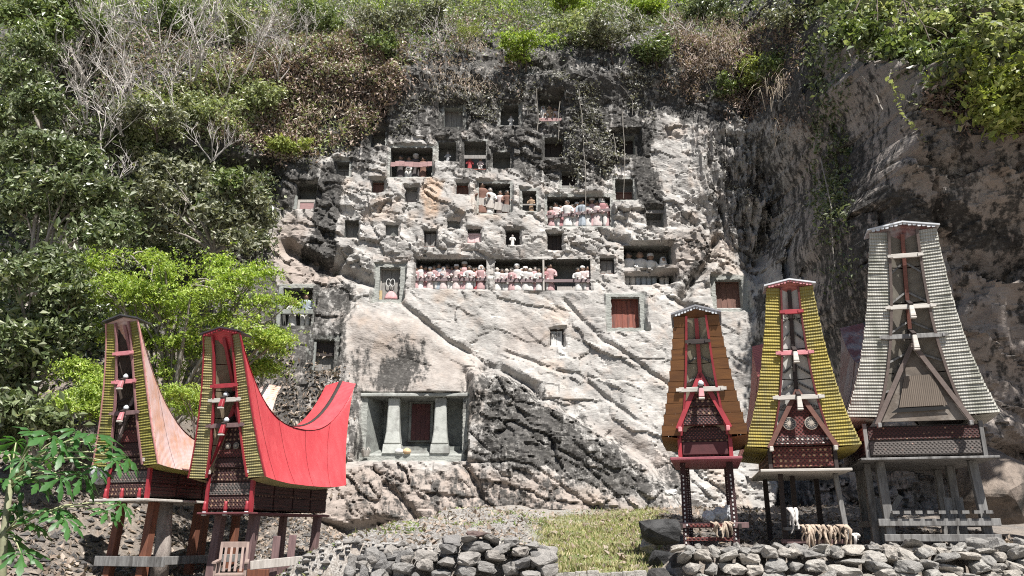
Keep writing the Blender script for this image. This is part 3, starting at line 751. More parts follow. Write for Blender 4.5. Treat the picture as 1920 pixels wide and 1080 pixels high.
row('e2', [(932, 502, 'white', 'bare', 1), (941, 505, 'pale', 'hair', 0), (950, 504, 'white', 'bare', 1), (959, 503, 'pink', 'hair', 1), (969, 496, 'white', 'cap', 1), (978, 504, 'pale', 'scarf', 0), (985, 501, 'white', 'cap', 0), (994, 503, 'white', 'bare', 1), (1003, 500, 'pink', 'hair', 1), (1010, 504, 'white', 'hair', 0),
           (1022, 501, 'rose', 'hair', 0), (1031, 494, 'pink', 'hair', 0), (1083, 503, 'white', 'hair', 0), (1092, 500, 'pale', 'cap', 0), (1101, 499, 'pale', 'hair', 0)], 'in right long gallery')
row('c7', [(1033, 388, 'pink', 'hair', 0), (1042, 380, 'pale', 'hair', 0), (1051, 385, 'rose', 'hair', 0), (1063, 376, 'white', 'hair', 0), (1073, 384, 'pink', 'hair', 0), (1082, 381, 'pale', 'cap', 0), (1091, 375, 'blue', 'hair', 0), (1101, 379, 'white', 'hair', 0), (1110, 373, 'pink', 'cap', 0), (1118, 377, 'pale', 'hair', 0), (1128, 371, 'rose', 'scarf', 1), (1137, 380, 'pink', 'hair', 0)], 'in the crowded upper gallery')
row('c5', [(904, 342, 'brown', 'hair', 0), (919, 352, 'white', 'bare', 1), (938, 358, 'pale', 'hair', 0), (951, 358, 'brown', 'hair', 0)], 'behind the slanting grey railing')
row('b1', [(752, 292, 'dark', 'hair', 0), (767, 294, 'grey', 'hair', 0), (780, 290, 'dark', 'cap', 1), (794, 295, 'brown', 'hair', 0)], 'behind the uneven pink boards', .34)
row('a3', [(1018, 200, 'white', 'scarf', 0), (1030, 198, 'tan', 'hair', 0), (1041, 202, 'pale', 'hair', 0)], 'in the top right opening', .25, .25)
row('b3', [(881, 296, 'red', 'hair', 0), (901, 298, 'pale', 'hair', 0)], 'under the grey shelf', .18, .05)
row('c6', [(996, 369, 'tan', 'hair', 0)], 'in the narrow opening by the upper gallery', .2)
row('a2', [(958, 218, 'white', 'bare', 1)], 'in the middle opening of the top row', .3, .02)
row('b2', [(840, 285, 'grey', 'bare', 1)], 'in the dark opening left of the stone pillar', .34)
row('d4', [(961, 440, 'white', 'bare', 1)], 'at the third small shutter', .06, .1)
row('g1', [(551, 563, 'white', 'bare', 0), (576, 551, 'blue', 'bare', 0)], 'behind the stone crossbar', .26)
# the four white-shirted figures stand through both openings, from the slot floor up behind the ledge
x0, x1, z0, z1, yc, dp = NB['f2']
for k, (px, pt, hd, c) in enumerate([(1178, 473, 'hair', 'white'), (1199, 473, 'bare', 'blue'), (1219, 477, 'cap', 'blue'), (1243, 483, 'scarf', 'white')]):
    Yc = yc + .34; zf = z0 + .03
    effigy(px, pt, at(px, pt, Yc).z - zf, Yc, zf, CL['white'], ['leftmost white effigy with dark hair over the stone ledge', 'second white effigy, bare-headed, over the stone ledge', 'third white effigy with round cap over the stone ledge', 'small rightmost white effigy with head scarf over the stone ledge'][k],
           hd, 0, CL[c], hang=(k != 0), group='white effigies over the stone ledge')
# tilted rail in front of the crowded upper gallery
x0, x1, z0, z1, yc, dp = NB['c7']
rl = MB().bar((x0 + .02, yc + .03, z0 + .42), (x1 - .02, yc + .03, z0 + .75), .05, .13, (0, 0, 1)).obj('gallery_rail', W_MAUVE, None)
tag(rl, 'tilted mauve rail across the crowded upper gallery', 'rail')

# ================================================================== MINIATURE BOAT-ROOFED HOUSES on posts
def carved(name, base, c2, c3, sc=26.0):
    """incised and painted panel: rows of lozenges and rings cut into dark wood"""
    if name in MATS: return MATS[name]
    m, nt, b = nodes_of(name)
    tc = nt.nodes.new('ShaderNodeTexCoord').outputs['Object']
    def wave(rot, s, ty='BANDS'):
        w = N(nt, 'ShaderNodeTexWave', Scale=s, Distortion=1.2, Detail=1.0); w.wave_type = ty; w.bands_direction = 'X'
        nt.links.new(mapping(nt, tc, (1, .6, 1), (0, rot, 0)), w.inputs['Vector']); return w.outputs['Fac']
    a = wave(R(45), sc * .34); c = wave(R(-45), sc * .34); d = wave(R(90), sc * .2)
    mul = nt.nodes.new('ShaderNodeMath'); mul.operation = 'MULTIPLY'; nt.links.new(a, mul.inputs[0]); nt.links.new(c, mul.inputs[1])
    v = N(nt, 'ShaderNodeTexVoronoi', Scale=sc * .55, Randomness=.25); nt.links.new(tc, v.inputs['Vector'])
    col_ = mix(nt, ramp(nt, mul.outputs[0], [(.34, 0.0), (.44, 1.0)]), base, c2)
    col_ = mix(nt, ramp(nt, v.outputs['Distance'], [(.20, 1.0), (.29, 0.0)]), col_, c3)
    col_ = mix(nt, ramp(nt, d, [(.06, .8), (.14, 0.0)]), col_, tuple(x * .4 for x in base))
    col_ = mix(nt, ramp(nt, noise(nt, 5, 5, .7, tc), [(.45, 0.0), (.7, .6)]), col_, tuple(x * .55 + .01 for x in base))
    nt.links.new(col_, b.inputs['Base Color']); b.inputs['Roughness'].default_value = .8
    bump(nt, b, mul.outputs[0], .6, .02); MATS[name] = m; return m
def striped(name, c1, c2, sc, axis='X', rough=.8, soft=(.42, .5), dirtc=None, distort=.3):
    if name in MATS: return MATS[name]
    m, nt, b = nodes_of(name)
    tc = nt.nodes.new('ShaderNodeTexCoord').outputs['Object']
    w = N(nt, 'ShaderNodeTexWave', Scale=sc, Distortion=distort, Detail=2.0); w.bands_direction = axis
    nt.links.new(tc, w.inputs['Vector'])
    c = mix(nt, ramp(nt, w.outputs['Fac'], [(soft[0], 0.0), (soft[1], 1.0)]), c2, c1)
    n = ramp(nt, noise(nt, 3.5, 7, .7, mapping(nt, tc, (1, 1, .35))), [(.42, 0.0), (.66, 1.0)])
    c = mix(nt, n, c, dirtc or tuple(x * .6 for x in c1))
    nt.links.new(c, b.inputs['Base Color']); b.inputs['Roughness'].default_value = rough
    bump(nt, b, w.outputs['Fac'], .5, .012); MATS[name] = m; return m

CARVE_R = carved('carving_red', (.13, .03, .026), (.02, .014, .012), (.42, .28, .17), 17)
CARVE_D = carved('carving_dark', (.06, .02, .018), (.014, .011, .010), (.34, .22, .14), 18)
CARVE_W = carved('carving_grey', (.11, .095, .085), (.05, .043, .04), (.36, .24, .20), 18)
CARVE_B = carved('carving_white', (.035, .018, .018), (.20, .07, .06), (.60, .57, .52), 20)
POSTSTUD = carved('post_studs', (.05, .016, .018), (.03, .012, .012), (.62, .58, .54), 38)
RED = plain('red_paint', (.36, .035, .045), (.26, .025, .035), .5, 5, .2, .005)
PINK = plain('sunfaded_pink', (.60, .26, .27), (.48, .16, .18), .6, 6, .2, .005)
DARKW = plain('black_brown_wood', (.040, .026, .022), (.022, .015, .014), .75, 6, .4, .008, (1, 1, 3))
RUSTW = plain('rust_brown_post', (.23, .085, .045), (.13, .05, .032), .75, 5, .4, .008, (3, 3, .4))
MAUVEW = plain('mauve_post', (.20, .125, .12), (.11, .065, .065), .8, 6, .4, .008, (3, 3, .4))
GREYW = plain('silver_grey_timber', (.27, .265, .255), (.14, .135, .13), .85, 6, .5, .01, (3, 3, .5), dirt=(.09, .085, .08))
BLEACH = plain('bleached_board', (.58, .55, .50), (.42, .39, .35), .85, 6, .4, .008, (.5, 3, 3))
BLACKM = plain('black_sheet', (.035, .035, .037), (.06, .06, .062), .55, 5, .2, .004)
WHITEM = plain('white_sheet', (.66, .68, .70), (.50, .52, .54), .5, 5, .2, .004)

CREAM = plain('faded_cream_paint', (.44, .39, .33), (.32, .27, .22), .85, 9)
def tongkonan(P):
    """local axes: x to the right seen from the front, y from the front peak to the rear, z up (z=0 at the ground)"""
    loc = at(P['peak'][0], P['peak'][1], P['Y'])
    g = P['ground']; T = empty('miniature_house', (loc.x, loc.y, g), R(P['yaw']))
    tag(T, P['label'], 'house model', 'boat-roofed miniature houses on posts')
    zp, zpr, zm = loc.z - g, P['zrear'] - g, P['zmid'] - g
    ze = P['zeave'] - g; L, ae = P['L'], P['ae']
    wr, we, bt, bb = P['wr'], P['we'], P['bt'], P['bb']
    NS, NT = 14, 25
    def S(s, t):                       # outer skin, right half: s ridge->eave, t front->rear
        f = 1 - 2 * t
        zr_ = zm + ((zp if f > 0 else zpr) - zm) * abs(f) ** P.get('pw', 2.3)
        ar = L * t; aee = ae + (L - ae - P.get('aer', ae)) * t
        e = P.get('flare', .5)
        x = wr + (we - wr) * ((1 - e) * s + e * s ** 3)
        a = ar + (aee - ar) * (s ** P.get('rake', .85))
        z = zr_ + (ze + .10 * abs(f) ** 3 - zr_) * s
        return x, a, z
    def band(s): return bt + (bb - bt) * s
    # --- roof skin: sheets side by side on each slope, ridge strip on top
    nsh = P.get('sheets', 6)
    for sd in (1, -1):
        for k in range(nsh):
            t0, t1 = k / nsh, (k + 1) / nsh
            m_ = max(3, int(NT / nsh) + 1); lift = .006 * (k % 2)
            pts = []
            for i in range(NS + 1):
                rowp = []
                for j in range(m_ + 1):
                    x, a, z = S(i / NS, t0 + (t1 - t0) * j / m_); rowp.append((sd * (x + lift), a, z + lift * .3))
                pts.append(rowp if sd > 0 else rowp[::-1])
            MB().grid(pts).obj('roof_sheet', P['roof'], T, smooth=True)
    for sd in (1, -1):
        pts = []
        for j in range(NT):
            x, a, z = S(0, j / (NT - 1)); fr = abs(1 - 2 * j / (NT - 1))
            pts.append([(0, a, z + wr * P.get('pitch', .30)), (sd * (x + .02), a, z + .012)])
        MB().grid(pts if sd > 0 else [r[::-1] for r in pts]).obj('ridge_sheet', P.get('ridge', P['roof']), T, smooth=True)
    pts = []
    for j in range(NT):
        x, a, z = S(0, j / (NT - 1)); zt = z + wr * P.get('pitch', .30)
        pts.append([(-.055, a, zt + .0), (0, a, zt + .025), (.055, a, zt)])
    MB().grid(pts).obj('ridge_strip', P.get('strip', BLACKM), T, smooth=True)
    # --- dark inner lining so that the roof is closed below
    for sd in (1, -1):
        pts = [[(sd * (S(i / 6, j / 12)[0] - band(i / 6) * .9), S(i / 6, j / 12)[1] + (.02 if j == 0 else (-.02 if j == 12 else 0)), S(i / 6, j / 12)[2] - .05) for j in range(13)] for i in range(7)]
        MB().grid(pts).obj('roof_lining', DARKW, T)
        pts = [[(sd * S(1, j / 12)[0], S(1, j / 12)[1], S(1, j / 12)[2]), ][0:1] + [(sd * (S(1, j / 12)[0] - band(1) * .9), S(1, j / 12)[1], S(1, j / 12)[2] - .05)] for j in range(13)]
        MB().grid(pts).obj('eave_underside', P.get('under', P['bandm']), T)
    # --- thick layered ends: courses across the band, front and rear
    nc = P['courses']
    for sd in (1, -1):
        for k in range(nc):
            s0, s1 = k / nc, (k + 1) / nc; sm_ = (s0 + s1) / 2
            x, a, z = S(sm_, 0); xa, aa, za = S(s0, 0); xb, ab, zb = S(s1, 0)
            r = max(.012, abs(za - zb) * .52); bw = band(sm_) * random.uniform(.985, 1.015)
            o_ = Vector((sd * (x + .004 + (0 if P.get('flat') else random.uniform(0, .014))), a - .012 + (0 if P.get('flat') else random.uniform(-.008, .008)), z + (0 if P.get('flat') else random.uniform(-.12, .12) * r))); i_ = Vector((sd * (x - bw), a + .012, z - .02 + (.02 if P.get('flat') else 0)))
            e = MB()
            if P.get('flat'): e.bar(i_ - Vector((0, .02, 0)), o_, .04, r * 1.9, (0, ab - aa, zb - za))
            else: e.bar(i_, o_, .034, r * 1.9, (0, ab - aa - .022, zb - za))
            e.obj(P.get('cname', 'bamboo_course'), P['bandm'], T)
        pts = [[(sd * S(i / NS, 1)[0], S(i / NS, 1)[1] + .004, S(i / NS, 1)[2]), (sd * (S(i / NS, 1)[0] - band(i / NS)), S(i / NS, 1)[1] + .004, S(i / NS, 1)[2])] for i in range(NS + 1)]
        MB().grid(pts).obj('rear_band', P['bandm'], T)
        # painted edge boards along the inside (and outside) of the band
        for i in range(8):
            q0, q1 = S(i / 8, 0), S((i + 1) / 8, 0)
            MB().bar((sd * (q0[0] - band(i / 8) - .012), q0[1] - .02, q0[2]), (sd * (q1[0] - band((i + 1) / 8) - .012), q1[1] - .02, q1[2]), .05, P.get('trimw', .035), (1, 0, 0)).obj('edge_board', P['trim'], T)
    # --- cap over the front peak
    c = MB()
    x, a, z = S(0, 0); hgt = wr * P.get('pitch', .30)
    for sd in (1, -1):
        n_ = P.get('capn', 1)
        for k in range(n_):
            f0, f1 = -.10 + .42 * k / n_, -.10 + .42 * (k + 1) / n_ - (.02 if n_ > 1 else 0)
            pts = [[(0, a + f0, z + hgt + .05), (sd * (x + .06), a + f0, z + .05)], [(0, a + f1, z + hgt + .05 - P.get('capdrop', .1) * (k + 1) / n_), (sd * (x + .06), a + f1, z + .05 - P.get('capdrop', .1) * (k + 1) / n_)]]
            pts2 = [[(p[0], p[1], p[2] - .03) for p in r_] for r_ in pts]
            e = MB().grid(pts); e.grid(pts2); e.grid([pts[0], pts2[0]]); e.grid([[pts[0][1], pts[1][1]], [pts2[0][1], pts2[1][1]]]); e.grid([pts[1], pts2[1]])
            e.obj('ridge_cap', P['cap'], T)
        if P.get('fringe'):
            nf = 7
            for k in range(nf):
                xx = x * .98 * (k + .5) / nf; zz = z + .02 + hgt * (1 - (k + .5) / nf)
                hh = .035 + .012 * (k % 2)
                e = MB().add([(sd * (xx - x / nf / 2), a - .085, zz + .02), (sd * (xx + x / nf / 2), a - .085, zz + .02), (sd * (xx + x / nf * .3), a - .085, zz - hh), (sd * (xx - x / nf * .3), a - .085, zz - hh),
                              (sd * (xx - x / nf / 2), a - .07, zz + .02), (sd * (xx + x / nf / 2), a - .07, zz + .02), (sd * (xx + x / nf * .3), a - .07, zz - hh), (sd * (xx - x / nf * .3), a - .07, zz - hh)],
                             [(0, 1, 2, 3), (7, 6, 5, 4), (0, 3, 7, 4), (1, 5, 6, 2), (3, 2, 6, 7), (0, 4, 5, 1)])
                e.obj('cap_fringe', P['fringe'], T)
    # --- soffit: V shaped, from the band back to the gable
    ag = P['ag']; sg = P['sg']                                   # gable plane, soffit end
    def C(s, u):
        x, a, z = S(s, 0); w = x - band(s); return (u * w, a + .06 + (1 - abs(u)) * (.04 + s * (max(ag - ae, 0) + P.get('vd', .55))) , z - .02)
    np_ = P.get('panels', 5)
    for sd in (1, -1):
        for k in range(np_):
            s0, s1 = k / np_ * .96, (k + 1) / np_ * .96 - .006
            pts = [[C(s0 + (s1 - s0) * i / 3, sd * u) for u in (0.02, .5, 1.0)] for i in range(4)]
            MB().grid(pts if sd < 0 else [r_[::-1] for r_ in pts]).obj('soffit_panel', P['soffit'], T)
        for k in range(P.get('battens', 5)):
            s = .16 + .64 * k / max(1, P.get('battens', 5) - 1)
            p, q = Vector(C(s, 0.04 * sd)), Vector(C(min(1, s + .07), sd * .98))
            MB().bar(p + Vector((0, -.03, 0)), q + Vector((0, -.03, 0)), .02, .035, (0, 0, 1)).obj('batten', P.get('batm', DARKW), T)
    # central king post hung from the peak
    zc = [Vector(C(s, 0)) + Vector((0, -.05, 0)) for s in (0.01, sg * .5, sg)]
    for p, q in zip(zc[:-1], zc[1:]): MB().bar(p, q, .07, .05, (0, 1, 0)).obj('king_post', P.get('kingm', P['trim']), T)
    # cross bars with the projecting beam and hanging block
    for s, wide, col1, col2, drop in P['bars']:
        x, a, z = S(s, 0); w = (x - band(s)) * wide
        cb = MB().box(-w, w, a - .05, a + .0, z - .045, z + .045).obj('crossbar', col1, T, bevel=.006)
        for e_ in (-1, 1): MB().box(e_ * w - .05, e_ * w + .05, a - .07, a - .052, z - .03, z + .03).obj('end_plate', col1, cb)
        if drop:
            MB().bar((0, a + .25, z + .20), (0, a - .13, z - .0), .075, .08).obj('beam', DARKW, cb)
            MB().bar((0, a - .10, z + .02), (0, a - .15, z - .03 - drop), .075, .06, (0, 1, 0), .105, .08).obj('pendant', col2, cb, bevel=.01)
            MB().box(-.056, .056, a - .19, a - .105, z - .032 - drop - .035, z - .032 - drop).obj('pendant_foot', BLEACH, cb, bevel=.01)
            if P.get('knob'):
                MB().lathe([(.03, 0), (.055, .03), (.055, .07), (.02, .11)], 8, (0, a - .02, z + .06)).obj('white_knob', WHITEM, cb, smooth=True)
    # --- gable wall with painted fields
    zg = P['zgab'] - g; zb1, zb0 = P['zbody'][1] - g, P['zbody'][0] - g; hb, hg = P['hb'], P['hg']
    zgb = max(ze - .02, zb1 - .0)
    tri = lambda hw_, z0_, z1_, y: [(-hw_, y, z0_), (hw_, y, z0_), (0.0, y, z1_), (-hw_, y + .06, z0_), (hw_, y + .06, z0_), (0.0, y + .06, z1_)]
    gw_ = MB().add(tri(hg, zgb, zg, ag), [(0, 1, 2), (5, 4, 3), (0, 3, 4, 1), (1, 4, 5, 2), (2, 5, 3, 0)]).obj('gable_wall', P['gable'], T)
    if P.get('fields', 1):
        H = zg - zgb
        for z0f, z1f, mm in P.get('frows', ((.03, .16, CARVE_B), (.18, .32, CARVE_D), (.34, .48, CARVE_R))):
            zz0, zz1 = zgb + H * z0f, zgb + H * z1f; w0, w1 = hg * (1 - z0f) * .93, hg * (1 - z1f) * .93
            e = MB().add([(-w0, ag - .03, zz0), (w0, ag - .03, zz0), (w1, ag - .03, zz1), (-w1, ag - .03, zz1), (-w0, ag - .002, zz0), (w0, ag - .002, zz0), (w1, ag - .002, zz1), (-w1, ag - .002, zz1)],
                         [(0, 1, 2, 3), (0, 4, 5, 1), (1, 5, 6, 2), (2, 6, 7, 3), (3, 7, 4, 0)]).obj('carved_panel', mm, gw_)
    for cx, zf, rr in P.get('suns', ()):
        zz = zgb + (zg - zgb) * zf
        sun_ = MB().lathe([(rr, 0), (rr, .02)], 20).obj('sun_disc', CREAM, gw_, loc=(cx, ag - .034, zz), rot=(R(90), 0, 0))
        MB().lathe([(rr * .84, .0201), (rr * .84, .026)], 20).obj('black_ring', BLACKM, sun_)
        for k in range(12):
            an = k * math.pi / 6
            MB().bar((rr * .30 * math.cos(an), rr * .30 * math.sin(an), .028), (rr * .74 * math.cos(an), rr * .74 * math.sin(an), .028), rr * .14, .006, (0, 0, 1), rr * .05).obj('sun_spoke', CREAM, sun_)
        MB().lathe([(rr * .32, .0262), (rr * .26, .034)], 12).obj('sun_hub', CREAM, sun_)
    for sd in (1, -1):                                            # barge boards of the gable
        MB().bar((0, ag - .07, zg + .03), (sd * (hg + .04), ag - .07, zgb - .06), .05, .085, (1, 0, 0)).obj('barge_board', P.get('barge', P['trim']), T)
        MB().box(sd * hg - .035, sd * hg + .035, ag - .14, ag - .03, zgb - .12, zgb - .03).obj('board_end', P.get('tips', BLEACH), T, bevel=.01)
    # --- body: front wall of carved panels, side walls of carved panels
    a0, a1 = P['body']
    bd = MB().box(-hb, hb, a0, a1, zb0, zb1).obj('body', P['bodym'], T)
    Hh = zb1 - zb0; rows = P.get('rows', (CARVE_B, CARVE_D))
    for k, mm in enumerate(rows):
        z0f, z1f = zb0 + Hh * (1 - (k + 1) / len(rows)) + .02, zb0 + Hh * (1 - k / len(rows)) - .02
        MB().box(-hb + .05, hb - .05, a0 - .03, a0 - .002, z0f, z1f).obj('carved_panel', mm, bd, bevel=.006)
        n_ = 4
        for sd in (1, -1):
            for j in range(n_):
                y0_, y1_ = a0 + (a1 - a0) * j / n_ + .03, a0 + (a1 - a0) * (j + 1) / n_ - .03
                xx = sorted((sd * (hb + .002), sd * (hb + .028)))
                MB().box(xx[0], xx[1], y0_, y1_, z0f, z1f).obj('side_panel', CARVE_D if k else CARVE_R, bd)
    for sd in (1, -1):
        MB().box(sd * hb - .035, sd * hb + .035, a0 - .045, a0 + .03, zb0 - .04, zb1 + .05).obj('corner_post', P.get('cornerm', P['trim']), T)
    for xx in P.get('studs', ()):
        s_ = MB().lathe([(.035, 0), (.045, .06), (.03, .14), (.03, .2)], 8, (xx, a0 - .10, zb0 - .03)).obj('red_peg', RED, T, smooth=True)
        MB().lathe([(.045, -.08), (.05, -.05), (.035, -.001)], 8, (xx, a0 - .10, zb0 - .03)).obj('white_peg_foot', WHITEM, s_, smooth=True)
    hp, pt_, pm = P['plat']
    MB().box(-hp, hp, a0 - P.get('pfront', .22), a1 + .1, zb0 - .045 - pt_, zb0 - .045).obj('platform_board', pm, T, bevel=.008)
    # --- posts and rails
    zt = zb0 - .045 - pt_ - .002
    for (x, y, lean, m_, r) in P['posts']:
        MB().bar((x + lean, y, -.25), (x, y, zt), r * 1.05, r * 1.05, (0, 1, 0), r, r).obj('post', m_, T, bevel=.008)
    for (xa, xb, y, z, hh, m_) in P.get('rails', ()):
        MB().box(xa, xb, y - .04, y + .03, z, z + hh).obj('rail', m_, T, bevel=.006)
    for (x, ya, yb, z, hh, m_) in P.get('siderails', ()):
        MB().box(x - .03, x + .03, ya, yb, z, z + hh).obj('rail', m_, T, bevel=.006)
    if P.get('more'): P['more'](T, S, P)
    return T
B_OLIVE = striped('olive_bamboo', (.30, .27, .055), (.22, .20, .04), 7.0, 'X', .7, (.2, .6), (.16, .15, .05))
B_KHAKI = striped('khaki_bamboo', (.36, .31, .13), (.28, .24, .10), 7.0, 'X', .7, (.2, .6), (.22, .20, .10))
B_YELL = striped('yellow_bamboo', (.36, .285, .05), (.28, .22, .04), 7.0, 'X', .6, (.2, .6), (.22, .19, .07))
B_GREY = striped('grey_bamboo', (.46, .45, .40), (.34, .33, .295), 7.0, 'X', .75, (.2, .6), (.22, .22, .18))
P_ORANGE = plain('orange_plank', (.19, .078, .020), (.12, .048, .014), .65, 5, .3, .006, (.5, 2, 4))
SOF_DARK = striped('dark_slats', (.09, .065, .05), (.025, .02, .017), 16, 'X', .8)
SOF_TAN = striped('tan_slats', (.26, .20, .13), (.12, .085, .055), 18, 'X', .8)
SOF_GREY = striped('grey_slats', (.24, .215, .175), (.10, .09, .075), 18, 'X', .8)
SOF_WHITE = plain('white_soffit', (.58, .57, .53), (.44, .43, .40), .8, 5, .2, .005)
SOF_STRAW = striped('straw_slats', (.36, .32, .23), (.20, .175, .12), 20, 'X', .8)
ROOF_RED = striped('bright_red_metal', (.55, .062, .075), (.47, .05, .06), 11, 'Y', .45, (.1, .9), (.60, .085, .095), .05)
ROOF_RUST = striped('rust_pink_metal', (.60, .47, .45), (.50, .36, .34), 8, 'Y', .6, (.2, .8), (.50, .27, .17), .1)
ROOF_FADE = striped('faded_red_metal', (.46, .15, .12), (.36, .10, .08), 8, 'Y', .55, (.2, .8), (.32, .11, .09), .1)
ROOF_MAR = striped('maroon_metal', (.20, .075, .07), (.14, .05, .05), 8, 'Y', .5, (.2, .8), (.30, .29, .29), .1)
BAT_DASH = striped('dashed_batten', (.015, .014, .013), (.38, .36, .32), 12, 'X', .8, (.45, .55), (.02, .02, .02), 0)

# -- left pair
def left_more(T, S, P):
    for sd in (1, -1):                     # outer coloured edge of the roof
        for i in range(10):
            q0, q1 = S(i / 10, 0), S((i + 1) / 10, 0)
            MB().bar((sd * (q0[0] + .02), q0[1] - .03, q0[2]), (sd * (q1[0] + .02), q1[1] - .03, q1[2]), .03, .03, (1, 0, 0)).obj('edge_strip', P['edge'], T)
ROOF_EDGE = plain('pink_edge', (.62, .32, .30), (.5, .22, .2), .6)
tongkonan(dict(label='left house model with dark cap and faded orange-pink metal roof', peak=(230, 604), Y=16.6, yaw=-21, ground=.95, zrear=5.3, zmid=3.55, zeave=zat(882, 17.3), L=5.0, ae=.62, wr=.42, we=.88, bt=.22, bb=.40, pw=2.1, aer=1.0,
    flare=.35, rake=.8, roof=ROOF_RUST, sheets=7, strip=BLACKM, bandm=B_OLIVE, courses=54, trim=plain('mauve_trim', (.34, .17, .17), None, .7), cap=BLACKM, capdrop=.05, pitch=.26, soffit=SOF_DARK, battens=5, ag=.72, sg=.6,
    bars=[(.22, 1.05, PINK, RED, 0), (.42, 1.12, PINK, PINK, .12), (.64, 1.15, MAUVEW, PINK, .14)], knob=1, zgab=zat(735, 17.4), zbody=(zat(932, 17.4), zat(858, 17.4)), hb=.54, hg=.49, gable=CARVE_D, bodym=CARVE_D, body=(.76, 3.9),
    frows=((.02, .2, CARVE_D), (.22, .4, CARVE_R)), barge=plain('grey_barge', (.25, .2, .19), None, .8), rows=(CARVE_D, CARVE_W, CARVE_D), cornerm=RED, studs=(-.5, -.05, .42), plat=(.74, .05, BLEACH), pfront=.28, tips=BLEACH,
    posts=[(-.46, 1.1, -.12, RUSTW, .16), (.42, 1.1, -.1, RUSTW, .17), (.46, 2.4, -.1, RUSTW, .15), (-.44, 2.4, -.1, RUSTW, .15), (.46, 3.7, -.05, RUSTW, .15), (-.46, 3.7, -.05, RUSTW, .14)],
    rails=[(-.85, 1.0, .98, -.02, .20, GREYW)], siderails=[(.62, 1.04, 4.0, .0, .17, GREYW), (-.62, 1.04, 4.0, .0, .17, GREYW)], more=left_more, edge=ROOF_EDGE))
tongkonan(dict(label='second house model from left with bright red curved metal roof', peak=(417, 628), Y=16.0, yaw=-18, ground=.70, zrear=zat(722, 20.6), zmid=zat(806, 18.3), zeave=zat(905, 16.7), L=4.85, ae=.62, wr=.42, we=.90, bt=.18, bb=.40, pw=2.5, aer=1.0,
    flare=.35, rake=.8, roof=ROOF_RED, sheets=9, strip=DARKW, bandm=B_KHAKI, courses=54, trim=RED, cap=plain('black_red_sheet', (.05, .04, .045), None, .6), fringe=RED, capdrop=.05, pitch=.26, soffit=SOF_TAN, battens=0, ag=.72, sg=.6,
    bars=[(.36, 1.0, RED, RED, 0), (.46, 1.15, BLEACH, RED, .13), (.64, 1.2, MAUVEW, RED, .15)], knob=1, zgab=zat(768, 17.0), zbody=(zat(957, 17.0), zat(880, 17.0)), hb=.53, hg=.49, gable=CARVE_D, bodym=CARVE_D, body=(.76, 3.6),
    frows=((.02, .16, CARVE_D), (.18, .30, CARVE_R)), suns=((-.10, .36, .065), (.10, .36, .065)), rows=(CARVE_D, CARVE_W, CARVE_D), cornerm=RED, studs=(-.5, .0, .5), plat=(.60, .04, plain('dark_red_board', (.15, .04, .045), None, .7)), pfront=.20, tips=BLEACH,
    posts=[(-.42, 1.1, -.12, MAUVEW, .17), (.40, 1.1, -.13, MAUVEW, .17), (.46, 3.4, -.1, MAUVEW, .15), (-.44, 3.4, -.05, MAUVEW, .14)],
    rails=[(.2, .9, 1.0, .05, .16, RUSTW)], siderails=[(.58, 1.04, 3.9, .06, .16, MAUVEW)], more=left_more, edge=RED))
# -- right three
def studs3(T, S, P):
    sme = MB().box(-.013, .013, -.008, .0, -.018, .018).mesh('stud')
    for (px_, w_) in ((-.44, .026), (.42, .032)):
        for k in range(17):
            link('stud', sme, PAINT_W, T, loc=(px_ + (-.02 if px_ < 0 else .02) * (1 - k / 16), .95 - w_ * 2 + .0, .12 + k * .075))
    for k in range(11): link('stud', sme, PAINT_W, T, loc=(-.42 + k * .084, .848, .435))
G3 = 1.30
tongkonan(dict(label='narrow orange house model with striped peak on studded posts', peak=(1305, 592), Y=14.5, yaw=-13.4, ground=G3, zrear=5.2, zmid=4.3, zeave=zat(826, 15.0), L=3.6, ae=.5, wr=.40, we=.79, bt=.21, bb=.36, pw=2.2,
    flare=.25, rake=.9, roof=P_ORANGE, sheets=5, bandm=P_ORANGE, flat=1, cname='orange_board', courses=11, trim=RED, trimw=.04, cap=plain('grey_striped_sheet', (.30, .30, .32), None, .5), capn=4, capdrop=.16, fringe=WHITEM, pitch=.36, soffit=SOF_STRAW, battens=5, batm=BAT_DASH,
    vd=.22, ag=.45, sg=.58, bars=[(.22, .8, DARKW, RED, 0), (.62, 1.35, W_PALE if False else BLEACH, PINK, .14)], knob=1, zgab=zat(712, 15.3), zbody=(zat(856, 15.3), zat(802, 15.3)), hb=.46, hg=.43, gable=CARVE_R, bodym=CARVE_D, body=(.62, 2.7),
    frows=((.02, .18, CARVE_B), (.2, .36, CARVE_D), (.38, .5, CARVE_D)), suns=((0, .66, .07),), rows=(CARVE_B, plain('dark_red_body', (.08, .02, .022), None, .7)), cornerm=RED, plat=(.64, .05, plain('pink_red_board', (.34, .09, .11), (.25, .06, .08), .6)), pfront=.3, tips=PINK,
    posts=[(-.44, .95, -.02, POSTSTUD, .10), (.42, .95, .02, POSTSTUD, .12), (.40, 2.4, 0, POSTSTUD, .11), (-.40, 2.4, 0, POSTSTUD, .10)],
    rails=[(-.62, .68, .90, .38, .10, MAUVEW), (-.46, .46, .93, .15, .07, CARVE_R), (-.40, .38, .87, .40, .06, CARVE_R)], siderails=[(-.53, .8, 2.5, .36, .1, DARKW), (.52, .8, 2.5, .36, .1, DARKW)], more=studs3))
